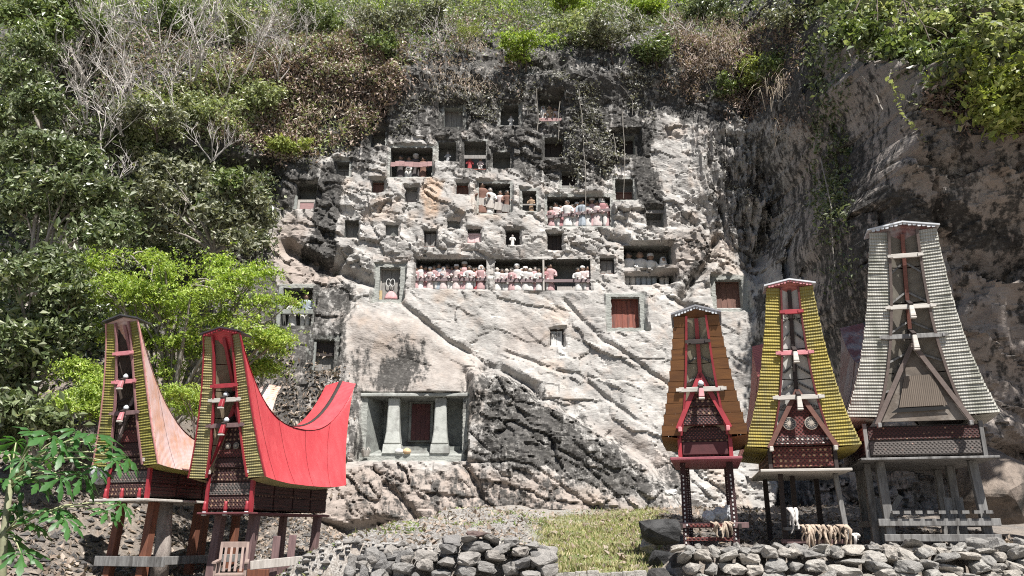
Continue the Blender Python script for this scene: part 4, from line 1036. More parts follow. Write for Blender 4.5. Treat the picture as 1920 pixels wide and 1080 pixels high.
tongkonan(dict(label='yellow-edged house model with white soffit and two painted sun discs', peak=(1480, 538), Y=15.0, yaw=-12.3, ground=G3, zrear=6.0, zmid=4.6, zeave=zat(845, 15.5), L=4.4, ae=.55, wr=.42, we=1.06, bt=.25, bb=.48, pw=2.2,
    flare=.45, rake=.85, roof=ROOF_FADE, sheets=6, bandm=B_YELL, courses=50, trim=plain('dark_red_trim', (.16, .03, .03), None, .6), cap=WHITEM, fringe=PINK, capdrop=.05, pitch=.24, soffit=SOF_WHITE, battens=7, batm=BAT_DASH, kingm=DARKW, vd=.20, ag=.51, sg=.66,
    bars=[(.16, .9, RED, RED, 0), (.42, 1.25, PINK, BLEACH, .16), (.70, 1.2, BLEACH, BLEACH, .2)], zgab=zat(742, 15.9), zbody=(zat(878, 15.9), zat(838, 15.9)), hb=.60, hg=.58, gable=CARVE_R, bodym=CARVE_D, body=(.70, 3.2),
    frows=((.02, .17, CARVE_B),), suns=((-.20, .40, .125), (.20, .40, .125)), rows=(CARVE_R,), barge=plain('brown_barge', (.17, .075, .055), None, .75), cornerm=DARKW, plat=(.82, .05, BLEACH), pfront=.34, tips=BLEACH,
    posts=[(-.40, 1.05, -.02, DARKW, .09), (.62, 1.05, .12, GREYW, .09), (-.12, 1.6, .0, DARKW, .09), (.5, 2.8, 0, DARKW, .1), (-.55, 2.8, 0, DARKW, .1)],
    rails=[(-.5, .72, 1.02, .10, .08, MAUVEW), (-.45, .70, 1.0, .34, .06, GREYW)]))
def big_more(T, S, P):
    for k in range(9):
        y = 1.5 + k * .0; x = -.72 + k * .2
        MB().box(x, x + .12, .78, .9, .56 + .075, .56 + .135).obj('rail_block', GREYW, T)
    for sd in (1, -1): MB().bar((sd * .95, .93, zat(848, 15.8) - G3), (sd * .98, .93, zat(800, 15.8) - G3), .06, .06, (0, 1, 0)).obj('stanchion', BLEACH, T)
    zg_ = zat(765, 15.5) - G3
    MB().add([(-.40, .55, zg_), (.46, .55, zg_ + .02), (.26, .55, zg_ + .62), (-.22, .55, zg_ + .60), (-.40, .57, zg_), (.46, .57, zg_ + .02), (.26, .57, zg_ + .62), (-.22, .57, zg_ + .60)], [(0, 1, 2, 3), (0, 4, 5, 1), (1, 5, 6, 2), (2, 6, 7, 3), (3, 7, 4, 0)]).obj('patch_sheet', striped('patched_sheet', (.17, .135, .105), (.10, .08, .062), 9, 'X', .8, (.2, .8)), T)
    MB().add([(-.55, .56, zg_ - .10), (.5, .56, zg_ - .06), (.46, .56, zg_ - .005), (-.42, .56, zg_ - .005)], [(0, 1, 2, 3)]).obj('torn_gap_shade', plain('hole_shade_black', (.008, .008, .008), None, .9), T)  # black face painted as the dark inside the torn gap
    MB().bar((-1.0, 1.5, .1), (-.4, 1.5, 1.0), .1, .06, (0, 1, 0)).obj('brace', GREYW, T)
    for x in (.35, .55, -.9): MB().box(x, x + .14, 1.4, 1.45, -.1, .95).obj('upright_plank', GREYW, T)
tongkonan(dict(label='tallest grey bamboo house model with white cap and weathered timber posts', peak=(1692, 432), Y=14.8, yaw=-13.7, ground=G3, zrear=6.5, zmid=5.2, zeave=zat(787, 15.4), L=4.7, ae=.65, wr=.60, we=1.36, bt=.33, bb=.58, pw=2.2,
    flare=.5, rake=.85, roof=ROOF_MAR, sheets=7, bandm=B_GREY, courses=58, trim=plain('grey_brown_trim', (.15, .115, .10), None, .8), trimw=.05, cap=WHITEM, capdrop=.04, pitch=.20, fringe=WHITEM, soffit=SOF_GREY, battens=5, batm=GREYW, kingm=plain('red_brown_king', (.20, .075, .055), None, .7), vd=.28, ag=.61, sg=.56,
    bars=[(.14, .95, BLEACH, BLEACH, 0), (.42, 1.15, BLEACH, BLEACH, .2), (.58, 1.35, GREYW, BLEACH, .24)], zgab=zat(655, 15.7), zbody=(zat(856, 15.8), zat(800, 15.8)), hb=1.03, hg=.80, gable=plain('weathered_gable', (.19, .155, .125), (.11, .09, .072), .85, 4, .5, .02, dirt=(.26, .23, .20)), bodym=CARVE_W, body=(.78, 3.6),
    fields=0, rows=(CARVE_D, CARVE_W), barge=plain('grey_brown_trim', (.15, .115, .10)), cornerm=GREYW, plat=(1.2, .045, GREYW), pfront=.25, tips=GREYW,
    posts=[(-.80, 1.0, .05, GREYW, .16), (.84, 1.0, .10, GREYW, .15), (.80, 2.4, 0, GREYW, .15), (-.80, 2.4, 0, GREYW, .15), (-.98, 1.3, 0, GREYW, .12), (.8, 3.4, 0, GREYW, .14), (-.8, 3.4, 0, GREYW, .14)],
    rails=[(-.98, 1.12, .88, .42, .13, GREYW), (-.90, 1.10, .9, .14, .13, GREYW)], siderails=[(-.9, .9, 3.5, .4, .13, GREYW), (.92, .9, 3.5, .4, .13, GREYW)], more=big_more))

# ================================================================== STONES, WALLS, SMALL THINGS
def hull_rock(seed, n=20, flat=.75, jit=.34):
    r = np.random.default_rng(seed); bm = bmesh.new()
    p = r.normal(size=(n, 3)); p /= np.linalg.norm(p, axis=1)[:, None]
    p = np.sign(p) * np.abs(p) ** .62                                    # boxier than a ball
    p /= np.abs(p).max(axis=0); p *= (1 - jit * r.random((n, 1))) * .5; p[:, 2] *= 1.0
    vs_ = [bm.verts.new(q) for q in p]
    res = bmesh.ops.convex_hull(bm, input=vs_)
    bmesh.ops.delete(bm, geom=[v for v in bm.verts if not v.link_faces], context='VERTS')
    bmesh.ops.triangulate(bm, faces=bm.faces[:])
    bmesh.ops.subdivide_edges(bm, edges=bm.edges[:], cuts=2, use_grid_fill=True)
    bmesh.ops.smooth_vert(bm, verts=bm.verts[:], factor=.35, use_axis_x=True, use_axis_y=True, use_axis_z=True)
    bm.normal_update(); co = np.array([v.co for v in bm.verts])
    hh, cc_ = facets(co[:, 0] * 3.2 + co[:, 1] * 2.1 + seed, co[:, 2] * 4.1 + co[:, 1] * 1.3, seed, .9)
    dd = .05 * hh + .035 * fbm(co[:, 0] * 5, co[:, 1] * 5, co[:, 2] * 5 + seed, 3, seed)
    nn = [v.normal.copy() for v in bm.verts]
    for v, d_, n_ in zip(bm.verts, dd, nn): v.co += n_ * float(d_)
    me = bpy.data.meshes.new('rock'); bm.to_mesh(me); bm.free(); me.materials.append(None); return me
ROCKS = [hull_rock(k + 3) for k in range(14)]
def rockmat(name, a, b_, dk=(.06, .057, .052), amt=(.5, .66)):
    if name in MATS: return MATS[name]
    m, nt, b = nodes_of(name)
    tc = nt.nodes.new('ShaderNodeTexCoord').outputs['Object']; oi = nt.nodes.new('ShaderNodeObjectInfo')
    v = nt.nodes.new('ShaderNodeVectorMath'); v.operation = 'MULTIPLY_ADD'
    nt.links.new(oi.outputs['Random'], v.inputs[0]); v.inputs[1].default_value = (31, 17, 23); nt.links.new(tc, v.inputs[2]); v = v.outputs[0]
    c = mix(nt, ramp(nt, noise(nt, 2.2, 7, .65, v), [(.36, 0.0), (.64, 1.0)]), a, b_)
    c = mix(nt, ramp(nt, noise(nt, 3.1, 8, .7, v), [(amt[0], 0.0), (amt[1], 1.0)]), c, dk)
    c = mix(nt, 1.0, c, ramp(nt, oi.outputs['Random'], [(0, (.66, .66, .67)), (.5, (.95, .94, .93)), (1, (1.12, 1.06, 1.0))]), 'MULTIPLY')
    nt.links.new(c, b.inputs['Base Color']); b.inputs['Roughness'].default_value = .9; b.inputs['Specular IOR Level'].default_value = .25
    bump(nt, b, noise(nt, 5, 10, .75, v), 1.0, .10); MATS[name] = m; return m
STONE_D = rockmat('wall_stone_grey', (.42, .405, .385), (.28, .27, .255), (.12, .115, .11), (.58, .72))
STONE_L = rockmat('wall_stone_pale', (.55, .53, .49), (.37, .355, .33), (.13, .13, .125), (.56, .7))
BOULD = rockmat('boulder_dark', (.10, .10, .10), (.055, .055, .055), (.03, .03, .03))
def stone(parent, m, p, s, k=None, rz=None):
    return link('stone', ROCKS[(k if k is not None else random.randrange(14)) % 14], m, parent, loc=p, rot=(random.uniform(-.3, .3), random.uniform(-.3, .3), random.uniform(0, 6.28) if rz is None else rz), scale=s)
def wall_row(parent, m, xa, xb, Y, ztop, ht, wmin, wmax, dep, jy=.06, jz=.03):
    x = xa
    while x < xb:
        w = random.uniform(wmin, wmax)
        h_ = ht * random.uniform(.85, 1.22)
        f = ztop(x + w / 2) if callable(ztop) else ztop
        stone(parent, m, (x + w / 2, Y + random.uniform(-jy, jy), f - h_ / 2 + random.uniform(-jz, jz)), (w * 1.12, dep * random.uniform(.85, 1.15), h_ * 1.15), rz=random.choice((0, math.pi)) + random.uniform(-.25, .25))
        x += w
random.seed(5)
lw = empty('dry_stone_wall', (0, 0, 0)); tag(lw, 'low dark grey dry stone wall left of the grass', 'stone wall')
ltop = lambda x: float(np.interp(x, [-3.2, -2.6, -1.9, -1.2, -.5, .1, .5], [1.34, 1.22, 1.32, 1.42, 1.52, 1.46, 1.34]))
for q, (ht, wm, wM, dz, dy) in enumerate([(.13, .16, .36, 0, .18), (.18, .24, .58, .11, .08), (.19, .22, .5, .28, .02), (.20, .24, .56, .46, -.05), (.21, .26, .5, .65, -.1), (.22, .3, .5, .85, -.16)]):
    xa = [-1.3, -1.8, -2.5, -2.6, -2.3, -2.0][q]
    wall_row(lw, STONE_D, xa + random.uniform(0, .2), .42, 13.95 + dy, lambda x, dz=dz: ltop(x) - dz + .07, ht, wm, wM, .55)
for k in range(13):                                            # return of the wall along the grass edge
    y = 14.1 + .17 * k
    stone(lw, STONE_D, (.42 + .02 * k + random.uniform(-.1, .1), y, 1.16 + .03 * (k % 3) + .004 * k), (.34, .36, .34))
for k in range(26):                                            # tumbled stones on the wall's left end
    stone(lw, STONE_D, (random.uniform(-2.75, -1.7), random.uniform(13.9, 14.5), random.uniform(.95, 1.25)), tuple(random.uniform(.18, .4) for _ in range(3)))
slab = link('flat_slab', ROCKS[4], rockmat('slab_brown', (.24, .18, .165), (.17, .125, .12)), None, loc=(-.50, 14.15, 1.60), rot=(.05, -.1, .1), scale=(.66, .42, .17)); tag(slab, 'flat brownish slab lying on top of the left stone wall', 'stone slab')
rw = empty('rubble_wall', (0, 0, 0)); tag(rw, 'pale rubble stone wall below the three right house models', 'stone wall')
rtop = lambda x: 1.30 + .03 * math.sin(x * 3.1) + .02 * math.sin(x * 7.7)
for q, (ht, wm, wM, dz, dy) in enumerate([(.13, .16, .40, -.03, .30), (.17, .20, .52, .05, .12), (.19, .22, .55, .20, .03), (.20, .24, .55, .37, -.04), (.22, .3, .5, .55, -.1)]):
    wall_row(rw, STONE_L, 2.62 + .1 * q, 10.6, 13.82 + dy, lambda x, dz=dz: rtop(x) - dz + .06, ht, wm, wM, .55)
for k in range(70):
    stone(rw, STONE_L, (random.uniform(2.9, 10.4), random.uniform(14.0, 14.5), 1.30 + random.uniform(-.03, .05)), tuple(random.uniform(.10, .26) for _ in range(3)))
for k in range(7):
    stone(rw, STONE_L, (7.4 + k * .42 + random.uniform(-.1, .1), random.uniform(14.1, 14.5), 1.38), (random.uniform(.35, .55), random.uniform(.3, .5), random.uniform(.28, .42)))
# dark boulders at the corner of the right terrace
BS = [((2.74, 15.3, 1.62), (.86, .7, .60), 'large dark boulder beside the orange house model'), ((2.62, 14.7, 1.12), (.52, .5, .44), 'dark rounded rock under the large boulder'), ((2.55, 14.25, .82), (.6, .55, .55), 'lowest dark rock at the corner of the right terrace'),
      ((2.85, 14.35, 1.12), (.4, .4, .36), 'small dark rock wedged beside the pale rubble wall')]
for k, (p, s, lab) in enumerate(BS):
    tag(link('boulder', ROCKS[(8 + 3 * k) % 14], BOULD, None, loc=p, rot=(0, .1, .3 * k), scale=s), lab, 'boulder', 'dark boulders at the terrace corner')
tag(link('boulder', ROCKS[7], STONE_L, None, loc=(2.52, 15.6, 1.45), rot=(0, .5, 1), scale=(.34, .4, .5)), 'pale stone leaning on the left side of the large boulder', 'boulder', 'dark boulders at the terrace corner')
bb_ = link('boulder', ROCKS[9], rockmat('boulder_brown', (.30, .25, .21), (.2, .165, .14)), None, loc=(10.5, 18.0, 2.6), rot=(.1, .35, .4), scale=(1.6, 2.0, 2.6)); tag(bb_, 'big brown-grey rock at the far right behind the tallest house model', 'boulder')
tag(link('white_stone', ROCKS[5], PAINT_W, None, loc=at(1258, 924, 23.5), rot=(0, 0, .3), scale=(.5, .3, .2)), 'small white stone on the soil beside the orange house model', 'stone')
# kerb across the foot of the grass
kb = MB()
for k in range(9): kb.box(.66 + k * .2, .66 + (k + 1) * .2, 14.22 + .01 * (k % 3), 14.42, .60, .955 + .012 * ((k * 5) % 4))
tag(kb.obj('kerb', rockmat('kerb_concrete', (.45, .44, .41), (.32, .31, .29)), None, bevel=.012), kind='structure')

# rocking chair
ch = empty('rocking_chair', (at(432, 1080, 15.5).x, 15.5, .45), R(14)); tag(ch, 'old grey wooden rocking chair in front of the red-roofed house model', 'chair')
CW = plain('chair_wood', (.34, .25, .21), (.22, .16, .14), .8, 6, .4, .006, (3, 3, .4))
MB().box(-.26, .26, -.24, .24, .40, .44).obj('seat', CW, ch, bevel=.008)
for s in (-1, 1):
    MB().bar((s * .25, .22, .02), (s * .23, .40, .98), .05, .045, (0, 1, 0)).obj('back_post', CW, ch)
    MB().bar((s * .26, -.22, .05), (s * .26, -.20, .62), .05, .05, (0, 1, 0)).obj('front_leg', CW, ch)
    MB().bar((s * .28, -.30, .63), (s * .25, .32, .66), .075, .03).obj('armrest', CW, ch)
    MB().tube([(s * .25, -.45, .07), (s * .25, -.15, .01), (s * .25, .2, .01), (s * .25, .55, .09)], .025, 6).obj('rocker', CW, ch)
MB().bar((-.24, .40, .93), (.24, .40, .93), .04, .11).obj('top_rail', CW, ch, bevel=.008)
for k in range(4): MB().bar((-.15 + k * .1, .25, .46), (-.15 + k * .1, .385, .89), .045, .02, (0, 1, 0)).obj('back_slat', CW, ch)
# loose boards behind the chair
for k, (px, top, lab) in enumerate([(510, 1005, 'short upright brown board nearest the rocking chair'), (540, 1003, 'upright brown board right of the rocking chair')]):
    p = at(px, 1080, 16.0); tag(MB().bar((p.x, 16.0, .3), (p.x + .03, 16.02, zat(top, 16)), .14, .04, (0, 1, 0)).obj('upright_board', MAUVEW, None, bevel=.006), lab, 'board', 'boards beside the rocking chair')
p = at(520, 1055, 15.8); tag(MB().bar((p.x - .5, 15.8, p.z - .05), (p.x + .65, 15.9, p.z + .06), .05, .16).obj('cross_plank', W_PALE, None, bevel=.008), 'pale horizontal plank between posts right of the rocking chair', 'board')
# pale trunk between the left posts
t_ = at(297, 1050, 17.9); tb = at(306, 935, 17.9)
tag(MB().tube([(t_.x, 18.0, .5), (t_.x + .02, 18.0, 1.3), (tb.x, 18.0, tb.z + .35)], [.2, .165, .14], 10).obj('bleached_trunk', plain('bleached_bark', (.42, .37, .33), (.24, .2, .18), .9, 4, .7, .03, (2, 2, .5)), None, smooth=True), 'bleached tree trunk standing among the posts of the leftmost house model', 'tree trunk')

# hides and cloth on the yellow house's rack, bag on the orange house's rack
def drape(name, label, cat, px0, px1, pyt, Y, n, lmin, lmax, m_, seed, wid=.09):
    r = random.Random(seed); o = empty(name, at((px0 + px1) / 2, pyt, Y)); tag(o, label, cat); c = o.location
    for k in range(n):
        a = at(px0 + (px1 - px0) * (k + r.random()) / n, pyt, Y); ln = r.uniform(lmin, lmax); w = wid * r.uniform(.6, 1.4)
        pts = []
        for i in range(6):
            f = i / 5; ww = w * (1 - .55 * f) * (.9 + .3 * r.random()); sw = .03 * math.sin(f * 3 + k * 1.7) + .015 * r.uniform(-1, 1)
            yy = (-.05 - .04 * math.sin(f * 4 + k)) if i else .06
            pts.append([(a.x - c.x + sw - ww / 2, yy + .015 * r.random(), a.z - c.z - ln * f), (a.x - c.x + sw, yy - .03, a.z - c.z - ln * f + .01), (a.x - c.x + sw + ww / 2, yy + .015 * r.random(), a.z - c.z - ln * f)])
        back = [[(q[0], q[1] + .018, q[2]) for q in rr] for rr in pts]
        e = MB().grid(pts); e.grid([rr[::-1] for rr in back])
        e.obj('strip', m_, o, smooth=True)
    return o
HIDE = plain('pale_hide', (.50, .41, .32), (.34, .26, .20), .9, 5, .7, .02)
RAG = plain('white_rag', (.66, .63, .60), (.5, .46, .43), .9, 5, .6, .02)
drape('draped_hide', 'torn pale hide hanging over the rack of the yellow-edged house model', 'hide', 1500, 1590, 984, 15.72, 34, .10, .50, HIDE, 4, .05)
drape('hanging_rag', 'white rag tied to the left post of the yellow-edged house model', 'cloth', 1478, 1494, 952, 15.66, 6, .3, .5, RAG, 6, .05)
drape('hanging_rag', 'small white rag on the right post of the yellow-edged house model', 'cloth', 1597, 1610, 1000, 15.7, 3, .1, .25, RAG, 8)
drape('hanging_cloth', 'pale cloth hanging below the rack of the orange house model', 'cloth', 1333, 1372, 978, 15.28, 9, .08, .3, HIDE, 9, .06)
def bundle(name, label, p, s, m_, seed):
    r = np.random.default_rng(seed); bm = bmesh.new(); bmesh.ops.create_icosphere(bm, subdivisions=3, radius=.5)
    co = np.array([v.co for v in bm.verts]); d = fbm(co[:, 0] * 4 + seed, co[:, 1] * 4, co[:, 2] * 4, 3, seed) * .34
    rid = (1 - np.abs(fbm(co[:, 0] * 5, co[:, 1] * 5 + seed, co[:, 2] * 5, 2, seed + 5)) * 2) * .22
    for v, q in zip(bm.verts, d + rid): v.co *= (1 + q)
    me = bpy.data.meshes.new(name); bm.to_mesh(me); bm.free()
    o = link(name, me, m_, None, loc=p, scale=s); return o
BAG = plain('white_plastic', (.62, .63, .64), (.48, .49, .50), .45, 5, .4, .02)
for k, (px, py, sx, lab) in enumerate([(1329, 968, .22, 'small crumpled white plastic bag, left on the orange house rack'), (1352, 964, .30, 'middle crumpled white plastic bag on the orange house rack'), (1368, 962, .2, 'upright white plastic bag, right on the orange house rack')]):
    tag(bundle('plastic_bag', lab, at(px, py, 15.7), (sx, .2, .2 + .03 * k), BAG, 30 + k), lab, 'bag', 'plastic bags on the rack')
for px, py, k in ((1342, 981, 0),): pass
tag(bundle('white_sack', '', at(193, 885, 18.8), (.55, .4, .45), BAG, 41), 'white sack lying on the bank behind the papaya leaves', 'sack')

# ---- gravel, leaf litter and grass: nobody could count these
def scatter_stones(name, pts, smin, smax, m_, seed, kindname='stuff'):
    r = np.random.default_rng(seed); n = len(pts)
    base = np.array([(1, 0, 0), (-1, 0, 0), (0, 1, 0), (0, -1, 0), (0, 0, 1), (0, 0, -1)], float)
    tri = np.array([(0, 2, 4), (2, 1, 4), (1, 3, 4), (3, 0, 4), (2, 0, 5), (1, 2, 5), (3, 1, 5), (0, 3, 5)])
    s = r.uniform(smin, smax, (n, 1, 1)) * r.uniform(.6, 1.4, (n, 1, 3))
    a = r.uniform(0, 6.28, n); ca_2, sa_2 = np.cos(a), np.sin(a)
    v = base[None] * s * r.uniform(.7, 1.2, (n, 6, 1)); x = v[..., 0] * ca_2[:, None] - v[..., 1] * sa_2[:, None]; y = v[..., 0] * sa_2[:, None] + v[..., 1] * ca_2[:, None]
    v = np.stack([x, y, v[..., 2] * .7], -1) + pts[:, None, :]
    f = (tri[None] + (np.arange(n) * 6)[:, None, None]).reshape(-1, 3)
    me = mesh_np(name, v.reshape(-1, 3), f); o = link(name, me, m_); o['kind'] = kindname; return o
def ground_pts(n, cond, seed, x=(-14, 11), y=(14, 28)):
    r = np.random.default_rng(seed); P_ = np.empty((0, 3))
    while len(P_) < n:
        xx = r.uniform(*x, n * 3); yy = y[0] + (y[1] - y[0]) * r.random(n * 3) ** 1.3; zz = ground_z(xx, yy)
        px, py = proj(xx, yy, zz); k = cond(xx, yy, px, py, r.random(n * 3)); P_ = np.concatenate([P_, np.stack([xx, yy, zz], -1)[k]])
    return P_[:n]
GRAV = plain('gravel_stone', (.36, .345, .325), (.22, .21, .20), .95, 2.0, .3, .01)
gp = ground_pts(12000, lambda x, y, px, py, u: (x > -6.5) & (x < .8) & (y < 26) & (y > 14.1) & (u < np.where(y < 19, 1, .4)), 3)
scatter_stones('gravel', gp[:8000], .012, .055, GRAV, 3)
scatter_stones('gravel', gp[8000:], .02, .085, rockmat('gravel_mixed', (.42, .40, .37), (.20, .185, .17)), 13)
wp = ground_pts(1500, lambda x, y, px, py, u: (x > -5) & (x < 1.0) & (y < 26.5) & (fbm(x * .8, y * .8, 5, 2, 66) > .12), 33)
wp[:, 2] += .04
gp = ground_pts(3200, lambda x, y, px, py, u: (x < -3.5) & (y > 15.2) & (y < 26), 14, x=(-14, -3))
scatter_stones('rubble', gp, .03, .13, rockmat('rubble_dark', (.20, .19, .18), (.10, .095, .09)), 15)
gp = ground_pts(2600, lambda x, y, px, py, u: (x > 2.9) & (y > 14.4) & (y < 24), 4)
scatter_stones('gravel', gp, .02, .07, rockmat('gravel_dark', (.22, .2, .18), (.12, .11, .1)), 5)
def leaves_np(c, size, seed, asp=.5, up=.5, fold=.25, droop=None):
    """one folded leaf per centre -> V,F"""
    r = np.random.default_rng(seed); n = len(c)
    d = r.normal(size=(n, 3)); d[:, 2] -= (droop if droop is not None else 0); d /= np.linalg.norm(d, axis=1)[:, None]
    nn = r.normal(size=(n, 3)) * (1 - up) + np.array([0.05, -.25, 1.0]) * up * 1.6
    s = np.cross(d, nn); s /= np.linalg.norm(s, axis=1)[:, None] + 1e-9; nn = np.cross(s, d)
    L_ = np.asarray(size) * (.45 + 1.2 * r.random(n) ** 1.6); L_ = L_[:, None]; W_ = L_ * asp
    v = np.stack([c - d * L_ * .5, c + s * W_ * .5 + nn * W_ * fold, c + d * L_ * .5, c - s * W_ * .5 + nn * W_ * fold], 1).reshape(-1, 3)
    return v, np.arange(n * 4).reshape(n, 4)
def leaf_obj(name, V, F_, m_, parent=None):
    return link(name, mesh_np(name, V, F_), m_, parent)
LITTER = leafmat('leaf_litter', [(.12, .085, .06), (.26, .20, .155), (.36, .30, .25), (.09, .07, .05)], .1, .8)
gp = ground_pts(12000, lambda x, y, px, py, u: ((x > -4.5) & (x < 3) & (u < .25)) | ((x < -4.5) & (y > 15)) | ((x > 2.2) & (y > 16.5) & (u < .5)), 7, x=(-15, 11), y=(14.4, 27))
gp[:, 2] += .03
V_, F_ = leaves_np(gp, .15, 8, .45, .75); o = leaf_obj('leaf_litter', V_, F_, LITTER); o['kind'] = 'stuff'
# grass blades
V_, F_ = leaves_np(wp, .10, 35, .3, .1); o = leaf_obj('weeds', V_, F_, leafmat('weed_leaf', [(.12, .19, .05), (.2, .25, .08), (.3, .3, .13)], .3)); o['kind'] = 'stuff'
gm_ = leafmat('grass_blades', [(.12, .18, .045), (.22, .25, .08), (.36, .32, .16), (.48, .40, .26)], .3, .6)
def gcond(x, y, px, py, u):
    w = (1 - sstep(-16, 20, poly_sd(px + 20 * fbm(x * .9, y * .9, 3, 3, 15), py, [(1000, 985), (1130, 968), (1235, 930), (1235, 1000), (1225, 1095), (1020, 1095), (1008, 1010)])))
    return u < w * (.35 + .65 * sstep(-.25, .3, fbm(x * 1.3, y * 1.3, 8, 3, 77)))
gp = ground_pts(16000, gcond, 9, x=(-.5, 6), y=(14.25, 28))
r_ = np.random.default_rng(4); n = len(gp); hgt = r_.uniform(.03, .12, n); an = r_.uniform(0, 6.28, n); ln = r_.normal(size=(n, 2)) * .04
sd_ = np.stack([np.cos(an), np.sin(an), 0 * an], -1) * .012
V_ = np.stack([gp - sd_, gp + sd_, gp + np.stack([ln[:, 0], ln[:, 1], hgt], -1)], 1).reshape(-1, 3)
o = link('grass', mesh_np('grass', V_, np.arange(3 * n).reshape(n, 3)), gm_); o['kind'] = 'stuff'

# ================================================================== PLANTS
GRN = {
 'bright': leafmat('leaf_bright', [(.12, .20, .03), (.28, .38, .06), (.40, .50, .10), (.20, .30, .05), (.52, .56, .19)], .45),
 'mid': leafmat('leaf_mid', [(.05, .08, .025), (.15, .21, .07), (.24, .29, .12), (.10, .14, .05), (.38, .42, .22)], .35, .4),
 'dark': leafmat('leaf_dark', [(.045, .065, .025), (.13, .17, .075), (.21, .25, .125), (.08, .105, .045), (.42, .44, .31)], .28, .34),
 'grey': leafmat('leaf_greygreen', [(.06, .07, .04), (.19, .205, .135), (.30, .305, .21), (.11, .12, .075), (.46, .45, .35)], .3, .4),
 'pale': leafmat('leaf_pale', [(.12, .16, .06), (.32, .37, .18), (.44, .47, .26), (.22, .27, .12), (.60, .58, .42)], .35, .38),
 'dry': leafmat('leaf_dry', [(.10, .065, .05), (.28, .20, .165), (.42, .33, .28), (.17, .11, .09), (.60, .53, .46)], .2, .7),
 'dryg': leafmat('grass_dry', [(.27, .21, .15), (.42, .35, .27), (.16, .12, .085)], .2, .8),
 'ash': leafmat('leaf_ash', [(.20, .20, .165), (.34, .33, .29), (.05, .05, .04), (.50, .49, .44)], .2, .5),
 'yel': leafmat('leaf_yellow', [(.14, .17, .04), (.34, .38, .11), (.24, .30, .08), (.50, .50, .20)], .4)}
BARK = plain('pale_bark', (.34, .31, .27), (.20, .175, .15), .9, 5, .6, .02, (2, 2, .6))
BARKD = plain('brown_bark', (.16, .125, .10), (.09, .07, .055), .9, 5, .6, .02, (2, 2, .6))
TWIG = plain('bare_twig', (.60, .56, .52), (.42, .38, .35), .9, 8, .4, .01)
CPX, CPY = proj(X, Y, Z)
cell = np.abs(np.gradient(X, axis=1) * np.gradient(Z, axis=0)) * np.sqrt(1 + np.clip(np.gradient(Y, axis=0) / (np.gradient(Z, axis=0) + 1e-6), -4, 4) ** 2)
def cliff_pts(poly, n, seed, off=(0.02, .3), edge=25, clump=0.0, cs=.9):
    r = np.random.default_rng(seed)
    w = (1 - sstep(-edge, edge, poly_sd(CPX + wob, CPY + wob2, poly))) * cell
    if clump > 0: w = w * sstep(clump - .35, clump + .15, fbm(X * cs, 3, Z * cs, 3, seed) + .3)
    w = w.ravel(); w = w / w.sum(); k = r.choice(w.size, n, p=w)
    p = CV[k] + r.normal(size=(n, 3)) * .06
    d = r.uniform(*off, n) ** 1.0; p[:, 1] -= d * .75; p[:, 2] += d * .45
    return p
def cover(name, poly, n, size, m_, seed, off=(.02, .3), asp=.5, up=.4, edge=25, clump=0.0, droop=None, cs=.9):
    p = cliff_pts(poly, n, seed, off, edge, clump, cs); V_, F_ = leaves_np(p, size, seed + 1, asp, up, droop=droop)
    o = leaf_obj(name, V_, F_, m_); o['kind'] = 'stuff'; return o
# --- carpets of growth on the rock
TOP = [(-300, -300), (1540, -300), (1540, 60), (1480, 130), (1300, 70), (1230, 95), (1010, 95), (860, 100), (760, 115), (660, 110), (420, 130), (200, 190), (60, 220), (-300, 240)]
cover('undergrowth', TOP, 38000, .17, GRN['mid'], 21, (.02, .55), .5, .22, 30, .12)
cover('undergrowth', TOP, 26000, .16, GRN['grey'], 22, (.02, .7), .5, .22, 30, .1)
cover('undergrowth', [(-300, -300), (1300, -300), (1300, 30), (900, 40), (600, 40), (400, 20), (-300, 60)], 11000, .17, GRN['bright'], 23, (.1, .8), .45, .22, 30, .4)
cover('dry_creeper', [(380, 150), (560, 90), (720, 60), (760, 150), (700, 240), (640, 290), (560, 300), (420, 270), (330, 240)], 21000, .16, GRN['dry'], 24, (.02, .5), .45, .3, 20, .05, .6)
cover('dry_creeper', [(620, 30), (980, 30), (980, 170), (830, 180), (700, 190), (620, 120)], 6000, .15, GRN['dry'], 25, (.02, .4), .4, .3, 20, .2, .7)
cover('dry_creeper', [(1240, 60), (1480, 40), (1520, 260), (1450, 260), (1330, 190), (1250, 160)], 11000, .16, GRN['dry'], 26, (.02, .5), .3, .3, 20, .15, .8)
cover('green_creeper', [(230, 200), (430, 130), (520, 190), (470, 250), (330, 260), (240, 300)], 12000, .17, GRN['pale'], 27, (.05, .5), .5, .22, 20, .1)
cover('wall_creeper', [(980, 140), (1260, 120), (1240, 260), (1180, 270), (1130, 360), (1070, 350), (1050, 250), (980, 180)], 3200, .12, GRN['ash'], 28, (.01, .14), .6, .35, 14, .35, .3)
cover('wall_creeper', [(700, 190), (940, 150), (1000, 210), (930, 240), (820, 190), (760, 260), (690, 200)], 1300, .11, GRN['ash'], 29, (.01, .12), .6, .35, 12, .3, .3)
cover('wall_creeper', [(1500, -50), (1580, -50), (1590, 250), (1600, 560), (1545, 560), (1520, 250)], 9000, .15, GRN['dark'], 30, (.02, .3), .6, .35, 16, .1, .4)
cover('undergrowth', [(-300, 180), (180, 200), (360, 300), (520, 330), (520, 440), (440, 520), (180, 620), (-300, 700)], 30000, .19, GRN['dark'], 31, (.02, .9), .5, .22, 30, .05)
cover('undergrowth', [(150, 290), (330, 300), (520, 350), (500, 470), (280, 480), (150, 420)], 12000, .17, GRN['grey'], 32, (.05, .8), .5, .22, 25, .1)
cover('undergrowth', [(-300, 560), (200, 560), (230, 700), (100, 760), (-300, 800)], 9000, .19, GRN['dark'], 33, (.02, .6), .5, .22, 25, .1)
